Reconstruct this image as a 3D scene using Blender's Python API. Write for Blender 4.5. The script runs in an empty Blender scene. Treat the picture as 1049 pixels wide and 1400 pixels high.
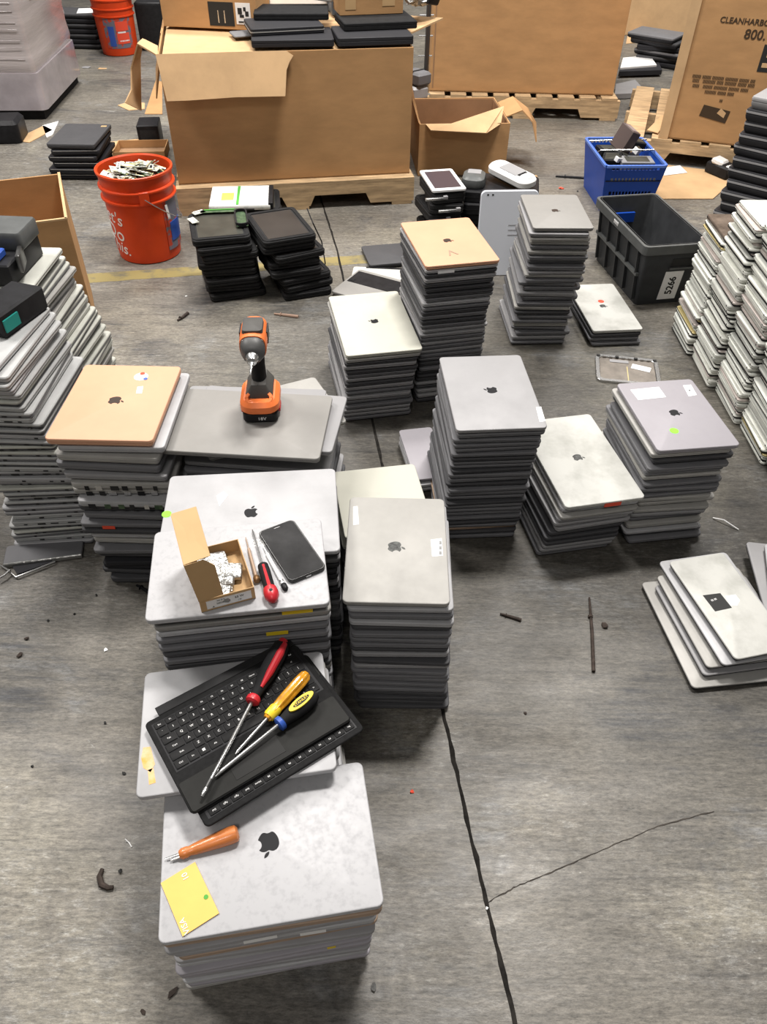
import bpy, bmesh, math, random
from mathutils import Matrix, Vector, Euler
random.seed(7)
sc = bpy.context.scene
COL = sc.collection
PI = math.pi
R = math.radians
# ------------------------------------------------------------------ camera
FPX, TH, RO, H = 1042.0, R(43.35), R(0.9), 1.5
cd = bpy.data.cameras.new('camera'); cam = bpy.data.objects.new('camera', cd); COL.objects.link(cam)
cd.sensor_fit = 'HORIZONTAL'; cd.sensor_width = 36.0; cd.lens = FPX / 1049.0 * 36.0
cd.clip_start = 0.05; cd.clip_end = 60
cam.matrix_world = Matrix.Translation((0, 0, H)) @ Matrix.Rotation(PI/2 - TH, 4, 'X') @ Matrix.Rotation(RO, 4, 'Z')
sc.camera = cam

def ray(px, py):
    x, y = px - 524.5, py - 700.0
    c, s = math.cos(RO), math.sin(RO)
    x, y = (c*x + s*y)/FPX, (-s*x + c*y)/FPX
    return Vector((x, math.cos(TH) - y*math.sin(TH), -math.sin(TH) - y*math.cos(TH)))
def at(px, py, z=0.0):
    d = ray(px, py); t = (z - H)/d.z
    return Vector((0, 0, H)) + d*t
def at_y(px, py, y):
    d = ray(px, py); return Vector((0, 0, H)) + d*(y/d.y)

# ------------------------------------------------------------------ materials
MATS = {}
def mat(name, col, rough=0.5, metal=0.0, var=0.0, vscale=20.0, stretch=(1, 1, 1), col2=None, bump=0.0, bscale=80.0, lo=0.35, hi=0.65, rvar=0.0, coat=0.0, alpha=None, detail=5.0):
    if name in MATS: return MATS[name]
    m = bpy.data.materials.new(name); m.use_nodes = True
    nt = m.node_tree; b = nt.nodes['Principled BSDF']
    b.inputs['Base Color'].default_value = (*col, 1); b.inputs['Roughness'].default_value = rough; b.inputs['Metallic'].default_value = metal
    b.inputs['Specular IOR Level'].default_value = .5 if (rough < .38 or metal > .5) else .28 if max(col) > .1 else .16
    if coat: b.inputs['Coat Weight'].default_value = coat; b.inputs['Coat Roughness'].default_value = 0.1
    if var or bump or col2 or rvar:
        tc = nt.nodes.new('ShaderNodeTexCoord'); oi = nt.nodes.new('ShaderNodeObjectInfo')
        mp = nt.nodes.new('ShaderNodeMapping'); mp.inputs['Scale'].default_value = stretch
        mul = nt.nodes.new('ShaderNodeMath'); mul.operation = 'MULTIPLY'; mul.inputs[1].default_value = 37.0
        nt.links.new(oi.outputs['Random'], mul.inputs[0])
        nt.links.new(mul.outputs[0], mp.inputs['Location']); nt.links.new(tc.outputs['Object'], mp.inputs['Vector'])
        nz = nt.nodes.new('ShaderNodeTexNoise'); nz.inputs['Scale'].default_value = vscale; nz.inputs['Detail'].default_value = detail
        nz.inputs['Roughness'].default_value = 0.62
        nt.links.new(mp.outputs[0], nz.inputs['Vector'])
        mr = nt.nodes.new('ShaderNodeMapRange'); mr.inputs[1].default_value = lo; mr.inputs[2].default_value = hi
        nt.links.new(nz.outputs['Fac'], mr.inputs[0])
        if col2 is None: col2 = tuple(c*(1 - var) for c in col); c1 = tuple(min(1, c*(1 + var*0.5)) for c in col)
        else: c1 = col
        mx = nt.nodes.new('ShaderNodeMix'); mx.data_type = 'RGBA'
        mx.inputs[6].default_value = (*c1, 1); mx.inputs[7].default_value = (*col2, 1)
        nt.links.new(mr.outputs[0], mx.inputs[0]); nt.links.new(mx.outputs[2], b.inputs['Base Color'])
        if rvar:
            r2 = nt.nodes.new('ShaderNodeMapRange'); r2.inputs[3].default_value = rough - rvar; r2.inputs[4].default_value = rough + rvar
            nt.links.new(nz.outputs['Fac'], r2.inputs[0]); r2.inputs[1].default_value = .3; r2.inputs[2].default_value = .7
            nt.links.new(r2.outputs[0], b.inputs['Roughness'])
        if bump:
            n2 = nt.nodes.new('ShaderNodeTexNoise'); n2.inputs['Scale'].default_value = bscale; nt.links.new(mp.outputs[0], n2.inputs['Vector'])
            bp = nt.nodes.new('ShaderNodeBump'); bp.inputs['Strength'].default_value = bump; bp.inputs['Distance'].default_value = 0.004
            nt.links.new(n2.outputs['Fac'], bp.inputs['Height']); nt.links.new(bp.outputs[0], b.inputs['Normal'])
    MATS[name] = m; return m
def alu(name, c, var=0.10): return mat(name, c, 0.56, 0.15, var=var, vscale=9, rvar=.06, lo=.4, hi=.75)
M_SILVER = alu('aluminium_silver', (.40, .40, .412), .12)
M_SILVER2 = alu('aluminium_warm', (.37, .362, .345), .12)
M_PALE = mat('aluminium_pale_worn', (.50, .50, .475), .55, .05, col2=(.33, .33, .305), vscale=11, lo=.45, hi=.8)
M_CREAM = mat('aluminium_cream', (.49, .485, .425), .55, .05, col2=(.40, .40, .35), vscale=6, lo=.5, hi=.85)
M_GREY = alu('aluminium_space_grey', (.17, .17, .18))
M_GREYL = alu('aluminium_mid_grey', (.30, .297, .305), .07)
M_GREYW = alu('aluminium_taupe_grey', (.265, .257, .245), .07)
M_DARK = alu('aluminium_dark', (.075, .075, .08))
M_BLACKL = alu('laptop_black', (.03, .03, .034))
M_TAUPEL = alu('aluminium_light_taupe', (.345, .337, .32), .1)
M_LILAC = alu('aluminium_lilac_grey', (.315, .30, .325), .05)
M_PEACH = mat('aluminium_peach', (.62, .345, .22), .55, .05, var=.06, vscale=6)
M_PEACHD = mat('aluminium_copper', (.36, .26, .19), .5, .2, var=.08, vscale=6)
M_WORN = mat('aluminium_smudged', (.435, .435, .45), .55, .1, col2=(.345, .345, .36), vscale=85, lo=.5, hi=.82, rvar=.08, detail=10)
M_LOGO = mat('logo_black', (.012, .012, .014), .55, 0)
M_LOGOG = mat('logo_mottled', (.10, .105, .10), .5, .1, col2=(.03, .03, .03), vscale=160)
M_LOGOD = mat('logo_brown', (.05, .035, .028), .5, 0)
M_BLACK = mat('black_plastic', (.016, .016, .018), .42, var=.3, vscale=30)
M_BLACKM = mat('black_matte', (.015, .015, .016), .75, var=.25, vscale=40)
M_RUBBER = mat('black_rubber', (.022, .022, .023), .65, var=.2, vscale=50)
M_GLASS = mat('black_glass', (.010, .010, .011), .45, 0, var=.5, vscale=14, rvar=.08)
M_SCREEN = mat('dull_screen', (.05, .05, .042), .3, var=.3, vscale=12)
M_SCREENP = mat('plum_screen', (.055, .045, .06), .15)
M_CARD = mat('cardboard', (.46, .262, .118), .8, var=.12, vscale=5, stretch=(1, 1, 3), bump=.05, bscale=60)
M_CARDL = mat('cardboard_light', (.56, .37, .20), .8, var=.12, vscale=6, bump=.05)
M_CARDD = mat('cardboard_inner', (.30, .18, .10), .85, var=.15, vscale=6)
M_KRAFT = mat('kraft_card', (.52, .34, .17), .75, var=.06, vscale=8)
M_WOOD = mat('pallet_wood', (.50, .35, .20), .75, var=.35, vscale=7, stretch=(1, 8, 8))
M_ORANGE = mat('orange_bucket', (.68, .062, .012), .4, var=.12, vscale=5)
M_ORANGET = mat('orange_tool', (.80, .19, .05), .4, var=.1)
M_WHITE = mat('white_plastic', (.78, .78, .78), .4, var=.05)
M_WHITEP = mat('white_paper', (.82, .82, .82), .7, var=.04)
M_INK = mat('ink', (.03, .03, .03), .6)
M_INKB = mat('ink_brown', (.06, .04, .025), .7)
M_BLUE = mat('blue_basket', (.012, .07, .42), .4, var=.1, vscale=8)
M_CRATE = mat('crate_grey', (.04, .042, .045), .45, var=.2, vscale=12)
M_CRATEL = mat('crate_rim', (.10, .105, .105), .4, var=.15)
M_RED = mat('red_handle', (.50, .02, .03), .35)
M_YELLOW = mat('yellow_plastic', (.85, .62, .03), .35)
M_AMBER = mat('amber_handle', (.75, .33, .02), .2, coat=.5, var=.4, vscale=60)
M_STEEL = mat('steel', (.55, .55, .55), .25, .9)
M_STEELD = mat('steel_dark', (.12, .12, .12), .35, .8)
M_BLUEC = mat('blue_collar', (.03, .09, .40), .35)
M_WOODH = mat('turned_wood', (.60, .19, .05), .35, var=.2, vscale=18, stretch=(1, 6, 6), coat=.3)
M_CARDY = mat('card_yellow', (.80, .48, .12), .5, var=.05)
M_GREEN = mat('green_dot', (.25, .9, .05), .6)
M_GREEND = mat('green_dark', (.08, .35, .05), .6)
M_ORSTK = mat('orange_sticker', (.85, .36, .06), .6, col2=(.7, .5, .3), vscale=40)
M_REDS = mat('red_sticker', (.75, .08, .04), .6)
M_PCB = mat('circuit_board', (.09, .14, .075), .4, col2=(.03, .06, .03), vscale=60)
M_PCBG = mat('board_silver', (.62, .64, .58), .35, .3, var=.2)
M_FOIL = mat('silver_foil', (.36, .36, .35), .3, .7, bump=.6, bscale=120)
M_WRAP = mat('shrink_wrap', (.42, .38, .38), .22, .0, var=.14, vscale=3, stretch=(.6, .6, 9), bump=.35, bscale=26, coat=.6)
M_WRAPD = mat('shrink_wrap_low', (.34, .31, .33), .2, .0, var=.2, vscale=4, bump=.4, bscale=22, coat=.6)
M_YPAPER = mat('yellow_paper', (.80, .55, .16), .7)
M_LABELG = mat('bucket_label', (.16, .16, .20), .5, col2=(.5, .06, .03), vscale=22, lo=.52, hi=.56)
M_SHELLW = mat('shell_white', (.84, .85, .79), .45, .05, var=.12, vscale=10)
M_SHELLG = mat('shell_grey', (.60, .61, .57), .45, .1, var=.12, vscale=10)
M_SHELLP = mat('shell_pinkish', (.55, .49, .46), .4, .2, var=.1)
M_SHELLY = mat('shell_gold', (.62, .52, .26), .4, .3, var=.1)
M_CASE = mat('case_silver', (.43, .435, .435), .5, .1, var=.12, vscale=9)
M_CASEP = mat('case_pale', (.52, .525, .48), .5, .1, var=.12, vscale=9)
M_HDDLBL = mat('drive_label', (.80, .81, .78), .5, col2=(.55, .57, .55), vscale=30, lo=.5, hi=.7)
M_YELFLOOR = mat('worn_yellow_paint', (.26, .21, .085), .6, col2=(.13, .12, .09), vscale=14, lo=.48, hi=.66, detail=9)
M_CRACK = mat('joint_dirt', (.018, .016, .014), .9, var=.6, vscale=50)

# ------------------------------------------------------------------ floor material
def floor_mat():
    m = bpy.data.materials.new('worn_concrete'); m.use_nodes = True
    nt = m.node_tree; b = nt.nodes['Principled BSDF']; L = nt.links.new
    tc = nt.nodes.new('ShaderNodeTexCoord')
    def noise(scale, stretch=(1, 1, 1), detail=6, rough=.6, rot=0, dist=0):
        mp = nt.nodes.new('ShaderNodeMapping'); mp.inputs['Scale'].default_value = stretch; mp.inputs['Rotation'].default_value = (0, 0, rot)
        L(tc.outputs['Object'], mp.inputs['Vector'])
        n = nt.nodes.new('ShaderNodeTexNoise'); n.inputs['Scale'].default_value = scale; n.inputs['Detail'].default_value = detail
        n.inputs['Roughness'].default_value = rough; n.inputs['Distortion'].default_value = dist
        L(mp.outputs[0], n.inputs['Vector']); return n.outputs['Fac']
    def rng(x, a, c, lo=0., hi=1.):
        r = nt.nodes.new('ShaderNodeMapRange'); r.inputs[1].default_value = a; r.inputs[2].default_value = c; r.inputs[3].default_value = lo; r.inputs[4].default_value = hi
        L(x, r.inputs[0]); return r.outputs[0]
    def mix(f, a, c, mode='MIX'):
        x = nt.nodes.new('ShaderNodeMix'); x.data_type = 'RGBA'; x.blend_type = mode
        for i, v in ((0, f), (6, a), (7, c)):
            if hasattr(v, 'is_linked') or hasattr(v, 'links'): L(v, x.inputs[i])
            elif i == 0: x.inputs[0].default_value = v
            else: x.inputs[i].default_value = (*v, 1)
        return x.outputs[2]
    def mul(a, c):
        x = nt.nodes.new('ShaderNodeMath'); x.operation = 'MULTIPLY'; L(a, x.inputs[0])
        if hasattr(c, 'links'): L(c, x.inputs[1])
        else: x.inputs[1].default_value = c
        return x.outputs[0]
    def mulv(a, f): return mix(1.0, a, f, 'MULTIPLY')
    big = rng(noise(1.1, detail=4), .36, .62)
    base = mix(big, (.104, .096, .085), (.170, .155, .130))
    tan = rng(noise(1.7, (1.0, .8, 1), detail=9, rough=.66, dist=.4), .52, .62)
    base = mix(mul(tan, .7), base, (.225, .207, .167))
    blot = rng(noise(2.6, (.8, 1.3, 1), dist=.7, detail=9, rough=.66), .53, .64)
    streak = rng(noise(16, (.22, 3.0, 1), detail=9, rough=.78, rot=.05), .40, .60)
    base = mix(mul(mul(blot, streak), .95), base, (.040, .042, .048))
    blot2 = rng(noise(3.4, (.9, 1.2, 1), dist=.5, detail=8, rough=.66, rot=1.2), .55, .66)
    base = mix(mul(mul(blot2, streak), .75), base, (.20, .205, .21))
    st2 = rng(noise(10, (.25, 3.4, 1), detail=9, rough=.78, rot=-.06), .55, .66)
    base = mix(mul(st2, .65), base, (.045, .043, .042))
    patch = rng(noise(1.6, detail=4), .46, .60)
    sp = rng(noise(46, (.6, 1.7, 1), detail=9, rough=.85), .52, .64)
    base = mix(mul(mul(sp, patch), .75), base, (.36, .355, .335))
    scf = rng(noise(7, (.7, 1.6, 1), detail=10, rough=.75, rot=.35, dist=.8), .655, .70)
    base = mix(mul(scf, .75), base, (.40, .395, .375))
    g1 = rng(noise(95, (.55, 1.7, 1), detail=8, rough=.85), .36, .64, .42, 1.58)
    base = mulv(base, g1)
    g2 = rng(noise(24, (.4, 2.2, 1), detail=8, rough=.75), .36, .64, .72, 1.26)
    base = mulv(base, g2)
    pit = rng(noise(30, (.5, 1.5, 1), detail=9, rough=.8, rot=.2), .66, .72)
    base = mix(mul(pit, .7), base, (.03, .028, .026))
    # lamp falloff painted into the floor colour, darker towards the middle
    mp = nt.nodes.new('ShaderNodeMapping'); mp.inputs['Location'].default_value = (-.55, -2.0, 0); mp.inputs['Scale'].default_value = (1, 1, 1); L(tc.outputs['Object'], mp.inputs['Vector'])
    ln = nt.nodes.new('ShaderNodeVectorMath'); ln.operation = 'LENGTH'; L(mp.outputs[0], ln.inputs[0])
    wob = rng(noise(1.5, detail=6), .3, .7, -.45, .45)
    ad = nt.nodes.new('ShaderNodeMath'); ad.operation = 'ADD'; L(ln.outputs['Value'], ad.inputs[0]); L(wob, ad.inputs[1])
    mid_falloff = rng(ad.outputs[0], .75, 1.6, .54, 1.04)
    base = mulv(base, mid_falloff)
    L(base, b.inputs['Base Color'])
    rg = rng(noise(4, (.7, 1.6, 1), detail=8), .35, .68, .40, .66)
    L(rg, b.inputs['Roughness'])
    bp = nt.nodes.new('ShaderNodeBump'); bp.inputs['Strength'].default_value = .35; bp.inputs['Distance'].default_value = .003
    L(noise(60, (.7, 1.4, 1), detail=8), bp.inputs['Height']); L(bp.outputs[0], b.inputs['Normal'])
    return m
# ------------------------------------------------------------------ mesh tools
def new_mesh(bm, name, smooth=None):
    bmesh.ops.recalc_face_normals(bm, faces=bm.faces)
    me = bpy.data.meshes.new(name); bm.to_mesh(me); bm.free()
    if smooth is not None:
        me.polygons.foreach_set('use_smooth', [len(p.vertices) <= 4 for p in me.polygons])
        try: me.set_sharp_from_angle(angle=smooth)
        except Exception: pass
    return me
def outline(w, d, r, seg=4):
    r = min(r, w/2 - 1e-4, d/2 - 1e-4); pts = []
    for cx, cy, a0 in ((w/2 - r, d/2 - r, 0), (-w/2 + r, d/2 - r, 90), (-w/2 + r, -d/2 + r, 180), (w/2 - r, -d/2 + r, 270)):
        for k in range(seg + 1):
            a = R(a0 + 90*k/seg); pts.append((cx + r*math.cos(a), cy + r*math.sin(a)))
    return pts
class MB:
    def __init__(s): s.bm = bmesh.new()
    def _loft(s, rings, cap=True):
        bm = s.bm; vs = [[bm.verts.new(p) for p in r] for r in rings]; n = len(vs[0])
        for a, c in zip(vs, vs[1:]):
            for i in range(n):
                bm.faces.new((a[i], a[(i+1) % n], c[(i+1) % n], c[i]))
        if cap:
            bm.faces.new(list(reversed(vs[0]))); bm.faces.new(vs[-1])
        return s
    def slab(s, w, d, r, prof, M=None, seg=4):
        rings = []
        for z, ins in prof:
            ring = [Vector((x, y, z)) for x, y in outline(w - 2*ins, d - 2*ins, max(r - ins, .0006), seg)]
            rings.append([M @ p for p in ring] if M else ring)
        return s._loft(rings)
    def box(s, c, size, rot=None, bev=0.0):
        M = Matrix.Translation(c)
        if rot: M = M @ Euler(rot).to_matrix().to_4x4()
        w, d, h = size
        if bev:
            return s.slab(w, d, bev, [(-h/2, bev), (-h/2 + bev, 0), (h/2 - bev, 0), (h/2, bev)], M, 2)
        rings = [[M @ Vector((x*w/2, y*d/2, z*h/2)) for x, y in ((1, 1), (-1, 1), (-1, -1), (1, -1))] for z in (-1, 1)]
        return s._loft(rings)
    def prism(s, pts, z0, z1, M=None):
        rings = [[Vector((x, y, z)) for x, y in pts] for z in (z0, z1)]
        if M: rings = [[M @ p for p in r] for r in rings]
        return s._loft(rings)
    def quad_sheet(s, p, th):
        # four (or more) world corner points, thickness along normal
        p = [Vector(q) for q in p]; n = (p[1]-p[0]).cross(p[2]-p[0]).normalized()
        return s._loft([[q - n*th/2 for q in p], [q + n*th/2 for q in p]])
    def tube(s, pts, r, n=8, closed=False):
        pts = [Vector(p) for p in pts]; rings = []; rr = r if isinstance(r, (list, tuple)) else [r]*len(pts)
        up = Vector((0, 0, 1)); N = len(pts)
        for i, p in enumerate(pts):
            t = (pts[(i+1) % N] - pts[i-1]) if closed else (pts[min(i+1, N-1)] - pts[max(i-1, 0)])
            t.normalize(); a = t.cross(up)
            if a.length < 1e-3: a = t.cross(Vector((1, 0, 0)))
            a.normalize(); c = t.cross(a)
            rings.append([p + (a*math.cos(2*PI*k/n) + c*math.sin(2*PI*k/n))*rr[i] for k in range(n)])
        if closed: rings.append(rings[0])
        if closed:
            bm = s.bm; vs = [[bm.verts.new(q) for q in r_] for r_ in rings[:-1]]; vs.append(vs[0])
            for a, c in zip(vs, vs[1:]):
                for i in range(n): bm.faces.new((a[i], a[(i+1) % n], c[(i+1) % n], c[i]))
            return s
        return s._loft(rings)
    def lathe(s, prof, n=32, M=None, cap=True):
        rings = []
        for r, z in prof:
            ring = [Vector((r*math.cos(2*PI*k/n), r*math.sin(2*PI*k/n), z)) for k in range(n)]
            rings.append([M @ p for p in ring] if M else ring)
        return s._loft(rings, cap)
    def mesh(s, name='m', bevel=0.0, smooth=R(35)):
        if bevel:
            bmesh.ops.bevel(s.bm, geom=[e for e in s.bm.edges], offset=bevel, segments=1, affect='EDGES', profile=.5)
        return new_mesh(s.bm, name, smooth)
def link(name, me, m, parent=None, loc=(0, 0, 0), rot=(0, 0, 0)):
    o = bpy.data.objects.new(name, me); COL.objects.link(o)
    o.location = loc; o.rotation_euler = rot
    if me is not None and m is not None:
        if not me.materials: me.materials.append(m)
        if me.materials[0] is not m:
            o.material_slots[0].link = 'OBJECT'; o.material_slots[0].material = m
    if parent: o.parent = parent
    return o
def part(name, me, m, parent, loc=(0, 0, 0), rot=(0, 0, 0), label=None):
    o = link(name, me, m, parent, loc, rot)
    if label: o['label'] = label
    return o
def thing(name, label, cat, loc=(0, 0, 0), rot=(0, 0, 0), group=None, me=None, m=None):
    if not hasattr(rot, '__len__'): rot = (0, 0, rot)
    o = link(name, me, m, None, loc, rot); o['label'] = label; o['category'] = cat
    if group: o['group'] = group
    return o
def struct(name, me, m): o = link(name, me, m); o['kind'] = 'structure'; return o
_txt = {}
def text_mesh(body, size, ex=.0003, align='CENTER', bold=0.0):
    key = (body, size, ex, align, bold)
    if key in _txt: return _txt[key]
    cu = bpy.data.curves.new('t', 'FONT'); cu.body = body; cu.size = size; cu.extrude = ex; cu.align_x = align; cu.align_y = 'CENTER'; cu.offset = bold; cu.resolution_u = 3
    o = bpy.data.objects.new('t', cu); COL.objects.link(o)
    bpy.context.view_layer.update()
    me = bpy.data.meshes.new_from_object(o.evaluated_get(bpy.context.evaluated_depsgraph_get()))
    bpy.data.objects.remove(o); bpy.data.curves.remove(cu); _txt[key] = me; me.materials.clear(); return me

# fruit logo (body and leaf) in a 24-unit square
def bez(p0, segs, n=6):
    pts = [p0]; cur = p0
    for c1, c2, e in segs:
        a = (cur[0]+c1[0], cur[1]+c1[1]); b_ = (cur[0]+c2[0], cur[1]+c2[1]); d = (cur[0]+e[0], cur[1]+e[1])
        for k in range(1, n+1):
            t = k/n; u = 1-t
            pts.append(tuple(u**3*cur[i] + 3*u*u*t*a[i] + 3*u*t*t*b_[i] + t**3*d[i] for i in (0, 1)))
        cur = d
    return pts
LB = bez((12.152, 6.896), [((-.948, 0), (-2.415, -1.078), (-3.96, -1.04)), ((-2.04, .027), (-3.91, 1.183), (-4.961, 3.014)), ((-2.117, 3.675), (-.546, 9.103), (1.519, 12.09)), ((1.013, 1.454), (2.208, 3.09), (3.792, 3.039)), ((1.52, -.065), (2.09, -.987), (3.935, -.987)), ((1.831, 0), (2.35, .987), (3.96, .948)), ((1.637, -.026), (2.676, -1.48), (3.676, -2.948)), ((1.156, -1.688), (1.636, -3.325), (1.662, -3.415)), ((-.039, -.013), (-3.182, -1.221), (-3.22, -4.857)), ((-.026, -3.04), (2.48, -4.494), (2.597, -4.559)), ((-1.429, -2.09), (-3.623, -2.324), (-4.39, -2.376)), ((-2, -.156), (-3.675, 1.09), (-4.61, 1.09))])
LL = bez((15.53, 3.83), [((.843, -1.012), (1.4, -2.427), (1.245, -3.83)), ((-1.207, .052), (-2.662, .805), (-3.532, 1.818)), ((-.78, .896), (-1.454, 2.338), (-1.273, 3.714)), ((1.338, .104), (2.715, -.688), (3.56, -1.702))])
def logo_mesh(h):
    key = ('logo', round(h, 4))
    if key in _txt: return _txt[key]
    mb = MB(); k = h/24
    for P in (LB, LL):
        P = P[:-1]; mb.prism([((x-12)*k, (12-y)*k) for x, y in P], 0, .0003)
    _txt[key] = mb.mesh('logo', smooth=None); return _txt[key]

# ------------------------------------------------------------------ laptops
_lap = {}
def lap_mesh(kind, Ln, S, t):
    key = (kind, round(Ln, 3), round(S, 3), round(t, 4))
    if key in _lap: return _lap[key]
    r = .011
    if kind == 'base':
        h = t*.60; pr = [(0, .013), (h*.38, .0045), (h*.70, .0010), (h*.94, .0004), (h, .0016)]
    elif kind == 'lid':
        h0 = t*.60 + .0011; pr = [(h0, .0012), (h0 + .0008, 0), (t - .0016, 0), (t - .0006, .0007), (t, .0022)]
    elif kind == 'inner':
        pr = [(t*.60 - .0004, .004), (t*.60 + .0012, .004)]
    elif kind == 'shell_low':
        pr = [(0, .006), (t*.22, .0015), (t*.42, 0), (t*.5, .0006)]
    elif kind == 'shell_up':
        pr = [(t*.5 + .0006, .0008), (t*.62, 0), (t*.84, 0), (t, .002)]
    _lap[key] = MB().slab(Ln, S, r, pr).mesh(kind); return _lap[key]
def laptop(loc, yaw, Ln, S, t, m, label, group, tilt=(0, 0), base_m=None):
    o = thing('laptop', label, 'laptop', loc, (tilt[0], tilt[1], yaw), group)
    part('base', lap_mesh('base', Ln, S, t), base_m or m, o)
    lid = part('lid', lap_mesh('lid', Ln, S, t), m, o)
    return o, lid
ORD = 'topmost second third fourth fifth sixth seventh eighth ninth tenth eleventh twelfth thirteenth fourteenth fifteenth sixteenth seventeenth eighteenth nineteenth twentieth twenty-first twenty-second twenty-third twenty-fourth twenty-fifth twenty-sixth twenty-seventh twenty-eighth twenty-ninth thirtieth thirty-first thirty-second thirty-third thirty-fourth thirty-fifth thirty-sixth thirty-seventh thirty-eighth thirty-ninth fortieth forty-first forty-second forty-third forty-fourth forty-fifth forty-sixth forty-seventh forty-eighth forty-ninth fiftieth'.split()
WORD = {}
for m_, w_ in ((M_SILVER, 'silver'), (M_SILVER2, 'dull silver'), (M_PALE, 'pale silver'), (M_CREAM, 'cream silver'), (M_GREY, 'space grey'), (M_GREYL, 'mid grey'), (M_GREYW, 'taupe grey'), (M_DARK, 'dark grey'), (M_BLACKL, 'black'), (M_LILAC, 'lilac grey'), (M_PEACH, 'peach'), (M_PEACHD, 'copper'), (M_WORN, 'smudged silver')): WORD[m_.name] = w_
class Stack:
    """a stack of closed laptops: the top one is measured from four corners at height h, the others follow below it"""
    def __init__(s, quad, h, n, desc, top_m, top_label, pal, leaf='R', lean=(0, 0), under=1.0, jit=.004, yj=1.2, top_t=None, logo=None, logo_m=None, seed=0, z0=0.0, tops=(), tilt=(0, 0), group=None, ushift=(0, 0), over={}, unders=None):
        rnd = random.Random(seed)
        P = [at(px, py, h) for px, py in quad]
        c = sum(P, Vector())/4
        u = ((P[1]-P[0]) + (P[2]-P[3])); a = math.atan2(u.y, u.x)
        w = ((P[1]-P[0]).length + (P[2]-P[3]).length)/2; d = ((P[0]-P[3]).length + (P[1]-P[2]).length)/2
        ang = a + {'R': 0, 'L': PI, 'U': PI/2, 'D': -PI/2}[leaf]
        s.yaw = ang - PI/2; s.h = h; s.c = c
        Ln, S = (d, w) if leaf in 'RL' else (w, d)
        s.L, s.S = Ln, S
        top_t = top_t or (h - z0)/n
        t = (h - z0 - top_t)/(n - 1) if n > 1 else 0
        ts = [rnd.choice((.86, 1, 1, 1.14)) for _ in range(n-1)]
        k = (h - z0 - top_t)/sum(ts) if ts else 1; ts = [round(x*k, 5) for x in ts]
        g = group or ('laptops in the ' + desc)
        s.top, s.lid = laptop((c.x, c.y, h - top_t), s.yaw, Ln, S, top_t, top_m, top_label, g, tilt)
        s.t = top_t; z = h - top_t
        if logo: part('logo', logo_mesh(logo), logo_m or M_LOGO, s.lid, (0, 0, top_t + .0001), label='dark fruit-shaped logo')
        s.items = [s.top]
        for i, ti in enumerate(ts):
            z -= ti; f = (i+1)/max(1, n-1)
            sc_ = 1 - (1 - under)*min(1, (i+1)/max(2, n*.3)) + rnd.uniform(-.012, .006)
            m = over.get(i+1) or rnd.choice(pal)
            x = c.x + lean[0]*f + ushift[0] + rnd.uniform(-jit, jit); y = c.y + lean[1]*f + ushift[1] + rnd.uniform(-jit, jit)
            lab = '%s closed laptop, %s from the top of the %s' % (WORD[m.name], ORD[i+1], desc)
            o, _ = laptop((x, y, max(z, z0)), s.yaw + R(rnd.uniform(-yj, yj)), round(Ln*sc_, 3), round(S*sc_*(unders or 1), 3), round(ti - .0002, 4), m, lab, g)
            s.items.append(o)
    def loc(s, px, py):
        p = at(px, py, s.h) - Vector((s.c.x, s.c.y, s.h)); ca, sa = math.cos(-s.yaw), math.sin(-s.yaw)
        return (p.x*ca - p.y*sa, p.x*sa + p.y*ca, s.t + .0001)
    def sticker(s, quad, m, label, th=.0003):
        pts = [s.loc(*p) for p in quad]
        me = MB().prism([(p[0], p[1]) for p in pts], 0, th).mesh('st', smooth=None)
        return part('sticker', me, m, s.lid, (0, 0, s.t + .0001), label=label)
    def blob(s, px, py, r, m, label, n=14, th=.0003):
        x, y, z = s.loc(px, py)
        me = MB().prism([(x + r*math.cos(2*PI*k/n), y + r*math.sin(2*PI*k/n)) for k in range(n)], 0, th).mesh('st', smooth=None)
        return part('sticker', me, m, s.lid, (0, 0, z), label=label)
    def write(s, px, py, body, size, rz=0, m=None, parent=None):
        x, y, z = s.loc(px, py)
        return part('writing', text_mesh(body, size), m or M_INK, parent or s.lid, (x, y, z + .0004), (0, 0, rz))
GREYS = [M_GREY, M_GREY, M_DARK, M_GREYL, M_DARK]
MIXED = [M_GREY, M_SILVER, M_GREYL, M_DARK, M_SILVER2, M_GREY]
SILV = [M_SILVER, M_SILVER2, M_GREYL, M_SILVER, M_GREY]
# ================================================================== SETTING
fb = MB(); fb._loft([[Vector((x, y, z)) for x, y in ((7, 14), (-7, 14), (-7, -1.5), (7, -1.5))] for z in (-.05, 0)])
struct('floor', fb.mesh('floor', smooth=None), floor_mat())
# worn yellow aisle line
jb = MB(); p0, p1 = at(60, 385), at(545, 351); dv = (p1-p0).normalized(); nv = Vector((-dv.y, dv.x, 0))
rr = random.Random(3); top = []; bot = []
for k in range(41):
    q = p0.lerp(p1, k/40); top.append(q + nv*(.042 + rr.uniform(-.002, .002))); bot.append(q - nv*(.042 + rr.uniform(-.002, .002)))
ring = [(p.x, p.y) for p in bot] + [(p.x, p.y) for p in reversed(top)]
struct('trim_1', jb.prism(ring, 0, .0006).mesh('line', smooth=None), M_YELFLOOR)
# saw-cut joint of the slab
pts = [at(425, 215), at(439, 272), at(462, 345), at(519, 620), at(560, 790), at(605, 970), at(655, 1190), at(705, 1400), at(722, 1475)]
L_, R_ = [], []
for a, c in zip(pts, pts[1:]):
    for k in range(14):
        q = a.lerp(c, k/14); wd = .0042 + rr.uniform(-.0014, .0014); q.x += rr.uniform(-.0015, .0015)
        L_.append((q.x - wd, q.y)); R_.append((q.x + wd, q.y))
struct('trim_2', MB().prism(L_ + R_[::-1], 0, .0008).mesh('joint', smooth=None), M_CRACK)
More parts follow.
